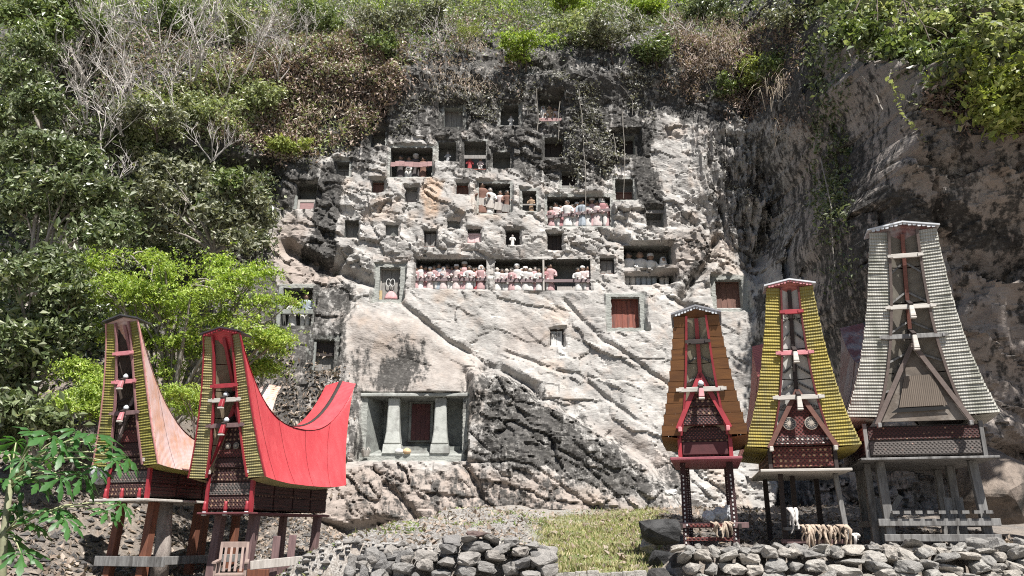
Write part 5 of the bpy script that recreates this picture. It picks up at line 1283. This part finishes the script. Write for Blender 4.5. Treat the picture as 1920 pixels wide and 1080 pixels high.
cover('leaf_fall', [(-300, 640), (330, 640), (640, 680), (640, 960), (-300, 960)], 12000, .14, LITTER, 34, (.0, .1), .5, .6, 25, .1)
cover('wall_creeper', [(1545, -100), (2100, -100), (2100, 230), (1900, 250), (1760, 200), (1640, 120), (1545, 100)], 15000, .19, GRN['dark'], 35, (.02, .5), .6, .22, 20, .05)
cover('wall_creeper', [(1580, -100), (2100, -100), (2100, 120), (1830, 130), (1700, 70)], 9000, .20, GRN['pale'], 36, (.3, .9), .6, .5, 20, .15)
cover('dry_creeper', [(1740, 180), (2100, 180), (2100, 270), (1800, 260)], 5000, .18, GRN['dry'], 37, (.02, .5), .5, .4, 16, .1, .5)
cover('moss_tuft', [(1330, 260), (1540, 240), (1540, 480), (1360, 420)], 1400, .12, GRN['ash'], 38, (.0, .12), .35, .3, 16, .4, .6)

cover('green_creeper', [(380, 150), (560, 90), (720, 60), (760, 150), (700, 240), (640, 290), (560, 300), (420, 270)], 5000, .15, GRN['pale'], 41, (.1, .5), .5, .22, 20, .2)
cover('dry_creeper', [(40, 70), (560, 20), (560, 130), (330, 200), (80, 250)], 9000, .15, GRN['dry'], 43, (.05, .6), .3, .25, 25, .15, .3)
# --- single plants
def limb_pts(a, b, sag, r, n=5):
    a, b = Vector(a), Vector(b); L = (b - a).length; out = []
    k = Vector((r.uniform(-1, 1), r.uniform(-1, 1), r.uniform(-.3, 1))) * L * .10
    for i in range(n): f = i / (n - 1); out.append(a.lerp(b, f) + k * math.sin(f * math.pi) + Vector((0, 0, sag * L * math.sin(f * math.pi))))
    return out
def plant(name, label, cat, base, clumps, n, size, m_, bark=BARK, trunk_r=.09, seed=0, asp=.5, up=.5, group=None, spray=False, twigs=3, fz=.42):
    """clumps: list of (centre, (rx, ry, rz)); trunk with limbs to every clump, leaves spread through each clump"""
    r = random.Random(seed); g = np.random.default_rng(seed); base = Vector(base)
    o = empty(name, base); tag(o, label, cat, group)
    cs = [Vector(c) - base for c, _ in clumps]; mid = sum(cs, Vector()) / len(cs)
    fork = Vector((mid.x * .45, mid.y * .45, max(.15, mid.z * fz)))
    e = MB().tube([(0, 0, -.15), tuple(fork * .5 + Vector((r.uniform(-.1, .1), 0, 0))), tuple(fork)], [trunk_r, trunk_r * .85, trunk_r * .7], 7)
    tips = []
    for c, (q, rad) in zip(cs, clumps):
        lp = limb_pts(fork, c, .06, r); e.tube(lp, [trunk_r * .6 * (1 - .17 * i) for i in range(5)], 5, False)
        for t in range(twigs):
            d = Vector((r.uniform(-1, 1) * rad[0], r.uniform(-1, 1) * rad[1], r.uniform(-.6, 1) * rad[2])) * .9
            s_ = lp[r.choice((2, 3, 4))]; tp = c + d; e.tube(limb_pts(s_, tp, .05, r, 4), [trunk_r * .24, trunk_r * .2, trunk_r * .14, trunk_r * .07], 4, False)
            tips.append((tp, rad))
    e.obj('trunk', bark, o, smooth=True)
    pts = []
    per = max(1, n // (len(clumps) + len(tips)))
    for c, (q, rad) in list(zip(cs, clumps)) + [(tp, (0, (rr[0] * .45, rr[1] * .45, rr[2] * .5))) for tp, rr in tips]:
        d = g.normal(size=(per, 3)); rad_ = np.array(rad)
        d *= .52 * (.4 + 1.2 * g.random((per, 1)))
        pts.append(np.array(c) + d * rad_)
    pts = np.concatenate(pts)
    if spray:                                   # feathery: leaflets in rows along short fronds
        nf = len(pts) // 12; fr = pts[g.choice(len(pts), nf)]
        an = g.uniform(0, 6.28, nf); dr = np.stack([np.cos(an), np.sin(an), g.uniform(-.45, .15, nf)], -1) * g.uniform(.25, .45, (nf, 1))
        tt = np.linspace(0, 1, 12)[None, :, None]; pts = (fr[:, None, :] + dr[:, None, :] * tt + np.array([0, 0, -.10]) * tt ** 2).reshape(-1, 3) + g.normal(size=(nf * 12, 3)) * .025
    V_, F_ = leaves_np(pts, size, seed + 3, asp, up)
    leaf_obj('crown', V_, F_, m_, o)
    return o
def px_clumps(lst, Y0, seed=0):
    r = random.Random(seed); out = []
    for q in lst:
        px, py, rx, rz = q[:4]; Yq = Y0 + (q[4] if len(q) > 4 else r.uniform(-.8, .8)); s = 1.0 / 68 * (Y0 / 21.5)
        out.append((at(px, py, Yq), (rx * s, rx * s * .8, rz * s)))
    return out
# feathery bright tree behind the left house models
gz = lambda x, y: float(ground_z(x, y))
cl = px_clumps([(180, 500, 42, 16), (245, 478, 48, 15), (200, 545, 45, 15), (310, 505, 46, 16), (400, 500, 46, 18), (480, 512, 40, 20), (430, 560, 55, 18), (505, 560, 42, 16), (350, 572, 50, 16), (280, 592, 52, 16), (190, 605, 40, 13),
                (470, 615, 48, 16), (520, 640, 34, 13), (350, 640, 52, 16), (400, 668, 50, 16), (285, 645, 46, 15), (480, 680, 40, 14), (330, 690, 46, 20), (445, 525, 40, 14), (230, 520, 40, 14), (260, 555, 44, 14), (360, 535, 60, 34), (450, 590, 60, 34), (300, 560, 60, 34), (400, 620, 60, 34), (230, 620, 44, 26)], 21.3, 2)
plant('feathery_tree', 'bright green feathery tree behind the two left house models', 'tree', (-9.3, 21.6, gz(-9.3, 21.6)), cl, 40000, .095, GRN['bright'], BARK, .13, 51, .42, .6, None, True, 4)
for k, (lst, Yq, lab, n) in enumerate([
    ([(150, 690, 40, 16), (195, 715, 38, 16), (130, 745, 40, 18), (170, 765, 40, 14), (205, 745, 30, 14)], 20.0, 'low bright feathery shrub left of the leftmost house model', 11000),
    ([(350, 735, 36, 16), (390, 745, 34, 16), (365, 765, 34, 14)], 20.2, 'small bright shrub between the two left house models', 6000),
    ([(500, 645, 40, 14), (525, 625, 30, 12), (480, 690, 32, 14)], 22.5, 'small bright sprig beside the opening with the stone crossbar', 4500)]):
    c = px_clumps(lst, Yq, k); b0 = c[0][0]; plant('feathery_shrub', lab, 'shrub', (b0.x + .3, Yq + .4, gz(b0.x + .3, Yq + .4)), c, n, .085, GRN['bright'], BARK, .05, 60 + k, .42, .6, 'bright feathery shrubs on the left', True)
# broadleaf trees on the left
TL = [
 ([(40, 280, 55, 26), (110, 275, 50, 24), (160, 300, 44, 26), (60, 330, 56, 28), (130, 345, 54, 28), (30, 380, 44, 28), (190, 370, 46, 28), (100, 400, 54, 28), (220, 420, 44, 24), (170, 440, 44, 22)], 23.0, 'dark', 19000, 'leafy tree with dark glossy leaves and bare white twigs at the left edge', 'broadleaf_tree'),
 ([(30, 520, 56, 34), (90, 500, 46, 28), (60, 590, 58, 34), (130, 560, 40, 26), (20, 660, 50, 34), (90, 660, 46, 28), (40, 720, 46, 26), (120, 620, 36, 22)], 20.5, 'dark', 17000, 'dense dark tree on the left edge beside the feathery tree', 'broadleaf_tree'),
 ([(30, 150, 60, 34), (20, 220, 50, 30), (80, 190, 40, 24), (40, 90, 56, 30)], 26.0, 'dark', 10000, 'deep green tree in the upper left corner', 'broadleaf_tree'),
 ([(40, 20, 66, 26), (110, 10, 60, 26), (170, 40, 46, 22), (80, 60, 50, 20)], 28.0, 'mid', 10000, 'sunlit green treetop at the very top left', 'broadleaf_tree'),
 ([(300, 330, 46, 24), (370, 345, 48, 26), (430, 360, 44, 26), (340, 390, 46, 24), (410, 410, 46, 24), (470, 400, 30, 20), (270, 370, 40, 22), (300, 430, 40, 20), (450, 450, 32, 16)], 26.5, 'grey', 17000, 'grey-green shrubby tree on the rock above the feathery tree', 'broadleaf_tree'),
 ([(430, 345, 30, 20), (410, 375, 28, 16)], 26.0, 'mid', 3500, 'fresh green bush at the right tip of the grey-green tree', 'broadleaf_tree'),
 ([(50, 820, 46, 22), (30, 770, 50, 24), (90, 790, 30, 16)], 19.0, 'dark', 6000, 'dark shrub on the soil bank above the papaya plant', 'broadleaf_tree')]
for k, (lst, Yq, mm, n, lab, nm) in enumerate(TL):
    c = px_clumps(lst, Yq, 20 + k); m0 = c[len(c) // 2][0]
    bz = gz(m0.x, Yq + .8) if Yq < 24 else min(q[0].z - q[1][2] for q in c) - 1.0
    plant(nm, lab, 'tree', (m0.x + .2, Yq + .8, bz), c, n, .19, GRN[mm], BARK, .11, 80 + k, .5, .2, 'broadleaf trees on the left slope', False, 4)
# bushes along the brow
BR = [(600, 40, 70, 40, 'mid', 'bush at the top edge right of the bare branches'), (720, 60, 60, 45, 'grey', 'grey-green bush at the top above the dry creeper'), (790, 30, 55, 35, 'grey', 'pale bush left of the hanging fern clump'), (880, 70, 22, 30, 'yel', 'clump of long yellow-green fern leaves at the top centre'),
      (985, 95, 55, 30, 'bright', 'rounded bright green bush on the brow above the top row of tombs'), (1060, 60, 60, 40, 'pale', 'loose pale bush on the brow right of centre'), (1050, 10, 80, 26, 'bright', 'bright green bush at the very top, centre right'), (1150, 70, 70, 45, 'grey', 'wide grey-green bush on the brow above the right tombs'),
      (1220, 15, 60, 26, 'bright', 'bright bush at the top just left of the dark tree trunks'), (1230, 95, 45, 30, 'mid', 'small bush on the brow at the right end'), (1410, 150, 60, 26, 'yel', 'yellow-green bush standing out on the right above the fluted rock'), (1370, 175, 36, 20, 'mid', 'low green bush below the hanging dry grass on the right'),
      (1450, 130, 40, 24, 'mid', 'green bush beside the corner of the right rock'), (500, 190, 46, 24, 'pale', 'pale-leaved shrub among the dry creeper on the left'), (400, 210, 50, 26, 'pale', 'light green shrub under the bare branches'), (300, 235, 60, 22, 'grey', 'silvery shrub on the lip of the left overhang'),
      (540, 285, 40, 14, 'yel', 'small yellow-green shrub on the lip above the uppermost left opening'), (720, 95, 26, 22, 'mid', 'small dark bush amid dry creeper above the left tombs'), (200, 70, 60, 36, 'grey', 'grey bush among bare branches at the upper left'), (330, 40, 60, 34, 'mid', 'green bush behind bare branches at the top left'),
      (450, 60, 60, 36, 'pale', 'sparse pale bush behind bare branches at the top'), (1330, 30, 55, 30, 'dark', 'dark bush at the top right of centre'), (1480, 40, 50, 40, 'grey', 'grey bush at the top near the right rock corner')]
for k, (px, py, rx, rz, mm, lab) in enumerate(BR):
    h_ = hit(px, py + rz * .5); s = 1 / 47.0; r = random.Random(k)
    c = [((h_.x + r.uniform(-1, 1) * rx * s * .75, h_.y - .3 - r.random() * .6, h_.z + rz * s * (.2 + r.uniform(-.5, .9))), (rx * s * r.uniform(.3, .7), rx * s * .5, rz * s * r.uniform(.35, .8))) for _ in range(7)]
    plant('brow_bush', lab, 'bush', (h_.x, h_.y - .1, h_.z - rz * s * .9), c, int(48 * rx), .15, GRN[mm], BARKD, .05, 120 + k, .5 if mm != 'yel' or k != 3 else .18, .2, 'bushes on the cliff brow', False, 3)
# big-leaved creeper trees on the right rock; then two unseen trees added to cast shade
def ry(px, py): return hit(px, py)
for k, (lst, mm, n, sz, lab) in enumerate([
    ([(1640, 40), (1700, 70), (1770, 60), (1840, 90), (1880, 40), (1760, 10), (1900, 120), (1680, 10), (1820, 20)], 'pale', 9000, .22, 'sunlit pale big-leaved creeper at the top right'),
    ([(1790, 150), (1850, 180), (1900, 200), (1870, 240), (1910, 150), (1830, 225)], 'yel', 5500, .20, 'yellowish big-leaved creeper hanging at the right edge'),
    ([(1600, 20), (1580, 70), (1630, 90), (1690, 110), (1740, 130)], 'mid', 4500, .19, 'darker green creeper above the corner of the right rock')]):
    c = []
    for (px, py) in lst:
        h_ = hit(px, py); c.append(((h_.x, h_.y - .55, h_.z), (.62, .5, .42)))
    b0 = c[0][0]; plant('leafy_creeper', lab, 'creeper', (b0[0] + .4, b0[1] + .6, b0[2] - .2), c, n, sz, GRN[mm], BARKD, .06, 160 + k, .62, .5, 'big-leaved creepers on the right rock', False, 3)
shade = [((11.4 + 1.55 * i + .5 * math.sin(j * 2 + i), 13.9 + 1.2 * j + .2 * math.sin(i * 3), 17.6 + 1.1 * ((i + 2 * j) % 3)), (1.15, 1.0, .7)) for i in range(5) for j in range(4)]
plant('added_overhanging_tree', 'unseen tree added beyond the top right corner to shade the right rock', 'tree', (22.0, 14.0, 13.0), shade, 13000, .24, GRN['pale'], BARKD, .2, 171, .6, .5)  # unseen tree, added to throw shade on the right buttress
shade2 = [((8.4 + 1.3 * i + .4 * math.sin(j * 2 + i), 12.2 + 1.0 * j, 14.0 + .8 * ((i * 2 + j) % 3)), (1.0, .95, .6)) for i in range(4) for j in range(4)]
plant('added_shade_tree', 'unseen tall tree added right of the terrace to shade ground behind the house models', 'tree', (16.5, 12.0, .0), shade2, 17000, .26, GRN['mid'], BARKD, .3, 172, .6, .5, fz=.86)  # unseen tree, added to shade the terrace behind the right houses

# --- bare branches
def bare(label, base, H, spread, seed, name='bare_shrub', levels=4, r0=.05, m_=TWIG):
    r = random.Random(seed); e = MB()
    def grow(p, d, L, rad, lv):
        n = 3; pts = [p]; q = p.copy()
        for i in range(n):
            d = (d + Vector((r.uniform(-1, 1), r.uniform(-1, 1), r.uniform(-.5, .8))) * .22).normalized(); q = q + d * L / n; pts.append(q.copy())
        e.tube(pts, [rad, rad * .85, rad * .7, rad * .55], 4 if lv < 2 else 3, False)
        if lv < levels:
            for _ in range(r.choice((2, 3, 3))):
                s = pts[r.choice((1, 2, 3, 3))]; nd = (d + Vector((r.uniform(-1, 1) * spread, r.uniform(-1, 1) * spread * .8, r.uniform(-.45, .75)))).normalized()
                grow(s, nd, L * r.uniform(.55, .82), rad * .64, lv + 1)
    for k in range(r.choice((3, 4))):
        grow(Vector((r.uniform(-.15, .15), r.uniform(-.15, .1), -.1)), Vector((r.uniform(-.8, .8), r.uniform(-.8, -.1), 1)).normalized(), H * .42, r0, 0)
    o = e.obj(name, m_, None, loc=base); tag(o, label, 'bare shrub', 'leafless shrubs'); return o
for k, (px, py, H, lab) in enumerate([(250, 190, 4.2, 'large leafless shrub with pale twigs, upper left'), (360, 150, 4.0, 'leafless shrub right of the largest bare one'), (160, 230, 3.6, 'leafless shrub lower at the upper left edge'), (470, 130, 3.4, 'leafless shrub above the pale-leaved shrubs'),
                                      (200, 130, 3.6, 'leafless shrub near the top left treetop'), (300, 110, 3.8, 'leafless shrub at the top behind the largest bare one'), (560, 110, 2.8, 'leafless shrub at the right end of the bare thicket'), (110, 330, 3.0, 'leafless white branches inside the left edge tree'),
                                      (210, 380, 2.4, 'bare white branches right of the left edge tree'), (680, 70, 2.0, 'thin bare shrub among the grey bushes at the top'), (1180, 70, 2.0, 'thin bare shrub on the brow right of centre'), (400, 300, 1.9, 'bare twigs at the lip of the left overhang'),
   (230, 250, 3.4, 'sprawling leafless shrub just above the left overhang'), (330, 215, 3.0, 'leafless shrub standing among the light green shrubs'), (90, 150, 3.2, 'leafless shrub beside the deep green corner tree'), (420, 180, 2.8, 'leafless shrub left of the dry creeper'), (620, 60, 2.6, 'leafless shrub at the top beside the dry creeper'), (830, 90, 1.8, 'small leafless shrub above the leftmost topmost tomb'), (130, 480, 2.4, 'bare white branches over the dark tree on the left edge'), (330, 420, 2.0, 'bare twigs in the grey-green shrubby tree'), (1280, 90, 2.2, 'thin leafless shrub left of the dry grass curtain'),
   (140, 110, 4.0, 'tall leafless shrub below the sunlit top left treetop'), (270, 60, 3.6, 'leafless shrub at the very top among the green bushes'), (400, 70, 3.6, 'leafless shrub at the top between two green bushes'), (520, 150, 2.8, 'leafless shrub over the pale-leaved shrub in the dry creeper'), (190, 290, 2.6, 'low leafless shrub at the left end of the overhang lip')]):
    h_ = hit(px, py); off = -.3 if py < 290 else -2.6
    bare(lab, (h_.x * (1 + off / h_.y), h_.y + off, (h_.z - CAM_Z) * (1 + off / h_.y) + CAM_Z), H, .9, 200 + k, levels=4 if H > 2.5 else 3, r0=.035 if H > 3 else .025)
# hanging dry grass
def tuft(px, py, n, L, rad, seed, lab, m_=GRN['dryg']):
    h_ = hit(px, py); g = np.random.default_rng(seed); P_ = []; Fs = []
    for k in range(n):
        a = np.array([g.normal() * rad, -.1 - abs(g.normal()) * .25, g.normal() * rad * .6]); d = np.array([g.normal() * .7, -.3 - .5 * g.random(), .9 * g.random()]); l = L * g.uniform(.25, 1.1); w = .009
        b0 = len(P_)
        for i in range(4):
            f = i / 3; c = a + d * l * f * .6 + np.array([0, 0, -l * f * f]); P_ += [c + (-w * (1 - f), 0, 0), c + (w * (1 - f) + .002, 0, 0)]
        Fs += [(b0 + 2 * i, b0 + 2 * i + 1, b0 + 2 * i + 3, b0 + 2 * i + 2) for i in range(3)]
    o = link('hanging_grass', mesh_np('hanging_grass', np.array(P_), np.array(Fs)), m_, None, loc=h_); tag(o, lab, 'grass tuft', 'tufts of hanging dry grass')
for k, (px, py, n, L, rad, lab) in enumerate([(1360, 85, 420, 1.7, .9, 'large curtain of dry brown grass hanging on the right brow'), (1330, 110, 200, 1.5, .5, 'smaller dry grass curtain left of the largest one'), (1470, 170, 110, 1.5, .6, 'dry grass hanging beside the right rock corner'), (840, 150, 150, .55, .8, 'dry straw fringe above the leftmost topmost tomb'),
                                              (890, 165, 80, .5, .4, 'dry straw tuft just right of the leftmost topmost tomb'), (1500, 250, 80, 1.5, .5, 'lowest dry grass strand by the right rock corner'), (620, 210, 110, .7, .8, 'dry tuft among brown creeper on the left brow'), (880, 88, 60, .9, .25, 'dry hanging blades under the fern clump')]):
    tuft(px, py, n, L, rad, 300 + k, lab)
# hanging roots and creeper strands
VINE = plain('pale_root', (.36, .33, .29), (.22, .2, .17), .9, 8)
def cliff_y(x, z):
    i = int(np.clip(np.searchsorted(xs, x), 0, len(xs) - 1)); j = int(np.clip(np.searchsorted(zs, z), 0, len(zs) - 1)); return float(Y[j, i])
def strand(pts, r, lab, seed, leafy=None):
    rr = random.Random(seed); W = []
    for px, py in pts:
        h_ = hit(px, py); yy = min(cliff_y(h_.x, h_.z), h_.y) - .12; W.append(at(px, py, yy))
    e = MB(); P_ = []
    for a, b in zip(W[:-1], W[1:]):
        for f in (0, .33, .66): P_.append(a.lerp(b, f) + Vector((rr.uniform(-.04, .04), 0, 0)))
    P_.append(W[-1]); y_ = min(p.y for p in P_)
    o = empty('hanging_root' if not leafy else 'leafy_strand', W[0]); tag(o, lab, 'hanging root' if not leafy else 'creeper', 'roots hanging down the cliff' if not leafy else 'leafy strands on the right rock')
    e.tube([p - W[0] for p in P_], [r * (1 - .5 * i / len(P_)) for i in range(len(P_))], 4).obj('stem', VINE, o)
    if leafy:
        for k in range(leafy):
            f = (k + .5) / leafy * (len(P_) - 1); i = int(f); p = P_[i].lerp(P_[min(i + 1, len(P_) - 1)], f - i) - W[0]
            link('leaf', LEAFME, GRN['pale'], o, loc=p + Vector((rr.uniform(-.07, .07), -.04, -.03)), rot=(rr.uniform(-.4, .9), rr.uniform(-.5, .5), rr.uniform(0, 6.28)), scale=(rr.uniform(.7, 1.15),) * 3)
LEAFME = MB().add([(0, .09, 0), (.055, .03, .015), (.06, -.03, .015), (0, -.10, 0), (-.06, -.03, .015), (-.055, .03, .015), (0, 0, -.004)], [(0, 1, 6), (1, 2, 6), (2, 3, 6), (3, 4, 6), (4, 5, 6), (5, 0, 6)]).mesh('leaf', True)
for k, (pts, r, lab) in enumerate([([(1086, 170), (1092, 240), (1096, 310), (1099, 430)], .022, 'longest pale root hanging in front of the upper gallery'), ([(1006, 165), (1008, 230), (1001, 285)], .02, 'pale root left of the top right opening'), ([(1049, 190), (1047, 262)], .018, 'short root across the top right opening'),
                                   ([(1168, 210), (1170, 290), (1169, 372)], .016, 'root hanging over the brown plank-doored opening'), ([(1151, 250), (1158, 300)], .014, 'short root left of the high right opening'), ([(1165, 160), (1185, 190), (1186, 215)], .016, 'forked pale root at the right of the brow'), ([(1540, 300), (1560, 390), (1565, 500)], .025, 'root running down the corner of the right rock')]):
    strand(pts, r, lab, 400 + k)
for k, (pts, r, lab, n) in enumerate([([(1660, 70), (1672, 110), (1668, 150), (1690, 185), (1740, 205), (1790, 208)], .014, 'leafy strand arching right across the right rock', 22), ([(1668, 150), (1680, 190), (1705, 230), (1742, 268)], .012, 'leafy strand drooping to a tip on the right rock', 20),
                                      ([(1690, 40), (1720, 90), (1760, 120), (1800, 150)], .012, 'short leafy strand under the top right creeper', 16)]):
    strand(pts, r, lab, 420 + k, n)
strand([(1572, 62), (1600, 120), (1640, 170), (1655, 205), (1640, 235), (1615, 255)], .022, 'bare crooked twig hanging on the right rock', 431)

# --- papaya in the left foreground
PAP = plain('papaya_leaf', (.075, .19, .05), (.045, .125, .035), .45, 6, .25, .01)
m_ = PAP; nt = m_.node_tree
bs = [n for n in nt.nodes if n.type == 'BSDF_PRINCIPLED'][0]; src = bs.inputs['Base Color'].links[0].from_socket
tr = nt.nodes.new('ShaderNodeBsdfTranslucent'); nt.links.new(mix(nt, 1.0, src, (1.6, 1.7, .6), 'MULTIPLY'), tr.inputs[0])
ms = nt.nodes.new('ShaderNodeMixShader'); ms.inputs[0].default_value = .35; nt.links.new(bs.outputs[0], ms.inputs[1]); nt.links.new(tr.outputs[0], ms.inputs[2])
nt.links.new(ms.outputs[0], [n for n in nt.nodes if n.type == 'OUTPUT_MATERIAL'][0].inputs['Surface'])
def papaya_leaf(seed):
    r = random.Random(seed); e = MB(); v = [(0, 0, .02)]; f = []
    def pt(a, rad, z): return (rad * math.sin(a), rad * math.cos(a), z)
    n = 7
    for k in range(n):                                   # seven deeply cut lobes
        a = R(-140 + 280 * k / (n - 1)); L = (.42 if abs(k - 3) < 2 else .33) * r.uniform(.9, 1.1); b0 = len(v)
        v += [pt(a - .20, .10, .03), pt(a - .20, L * .50, -.015), pt(a - .30, L * .66, -.05), pt(a - .13, L * .74, -.04), pt(a - .14, L * .86, -.07), pt(a, L * 1.06, -.12), pt(a + .14, L * .86, -.07), pt(a + .13, L * .74, -.04), pt(a + .30, L * .66, -.05), pt(a + .20, L * .50, -.015), pt(a + .20, .10, .03), pt(a, L * .5, .03)]
        for i in range(10): f.append((b0 + i, b0 + i + 1, b0 + 11))
        f.append((0, b0, b0 + 11)); f.append((0, b0 + 11, b0 + 10))
    return e.add(v, f).mesh('leaf_blade', True)
PL = [papaya_leaf(k) for k in range(4)]
PETI = plain('petiole', (.42, .44, .24), (.32, .34, .18), .6, 6)
pb = at(45, 1010, 13.2)
pp = empty('papaya_plant', (pb.x - .25, 13.2, .25)); tag(pp, 'papaya plant with big lobed leaves in the left foreground', 'plant')
top_ = at(20, 900, 13.2) - pp.location
MB().tube([(0, 0, -.2), (.03, 0, .5), (top_.x * .6, 0, top_.z * .6), tuple(top_)], [.08, .07, .06, .045], 9).obj('stem', plain('papaya_stem', (.25, .27, .16), (.17, .16, .1), .8, 5), pp, smooth=True)
rp = random.Random(8)
LV = [(60, 815, .0), (30, 830, .2), (95, 822, -.2), (140, 812, .1), (175, 818, -.1), (120, 845, .0), (10, 850, .1), (205, 840, .2), (215, 868, -.2), (180, 880, .0), (235, 862, .1), (150, 895, .1), (110, 900, -.3), (80, 860, .3), (45, 865, -.4), (225, 948, -.1), (200, 962, .0), (60, 985, .1), (20, 960, .2), (95, 960, .0), (120, 975, -.2), (10, 1010, .1), (40, 1040, -.1), (15, 900, .1), (70, 905, -.1)]
for k, (px, py, dy) in enumerate(LV):
    c = at(px, py, 13.1 + dy) - pp.location; o_ = top_ + Vector((0, 0, rp.uniform(-.15, .08)))
    if py > 930: o_ = Vector((top_.x * .7, 0, top_.z * .62))
    dirv = (c - o_); az = math.atan2(-dirv.x, dirv.y) if dirv.length > .1 else rp.uniform(0, 6.28)
    MB().tube(limb_pts(o_, c, .12, rp, 5), [.016, .014, .012, .011, .009], 5).obj('petiole', PETI, pp, smooth=True)
    link('leaf_blade', PL[k % 4], PAP, pp, loc=c, rot=(rp.uniform(-.75, -.05), rp.uniform(-.35, .35), az + rp.uniform(-.4, .4)), scale=(rp.uniform(.75, 1.15),) * 3)
for k in range(14):                                       # hanging buds under the crown
    c = top_ + Vector((rp.uniform(-.12, .3), rp.uniform(-.12, .05), rp.uniform(-.75, -.1))); MB().lathe([(.01, 0), (.035, .05), (.04, .1), (.015, .16)], 7, tuple(c)).obj('bud', PAP, pp, smooth=True)
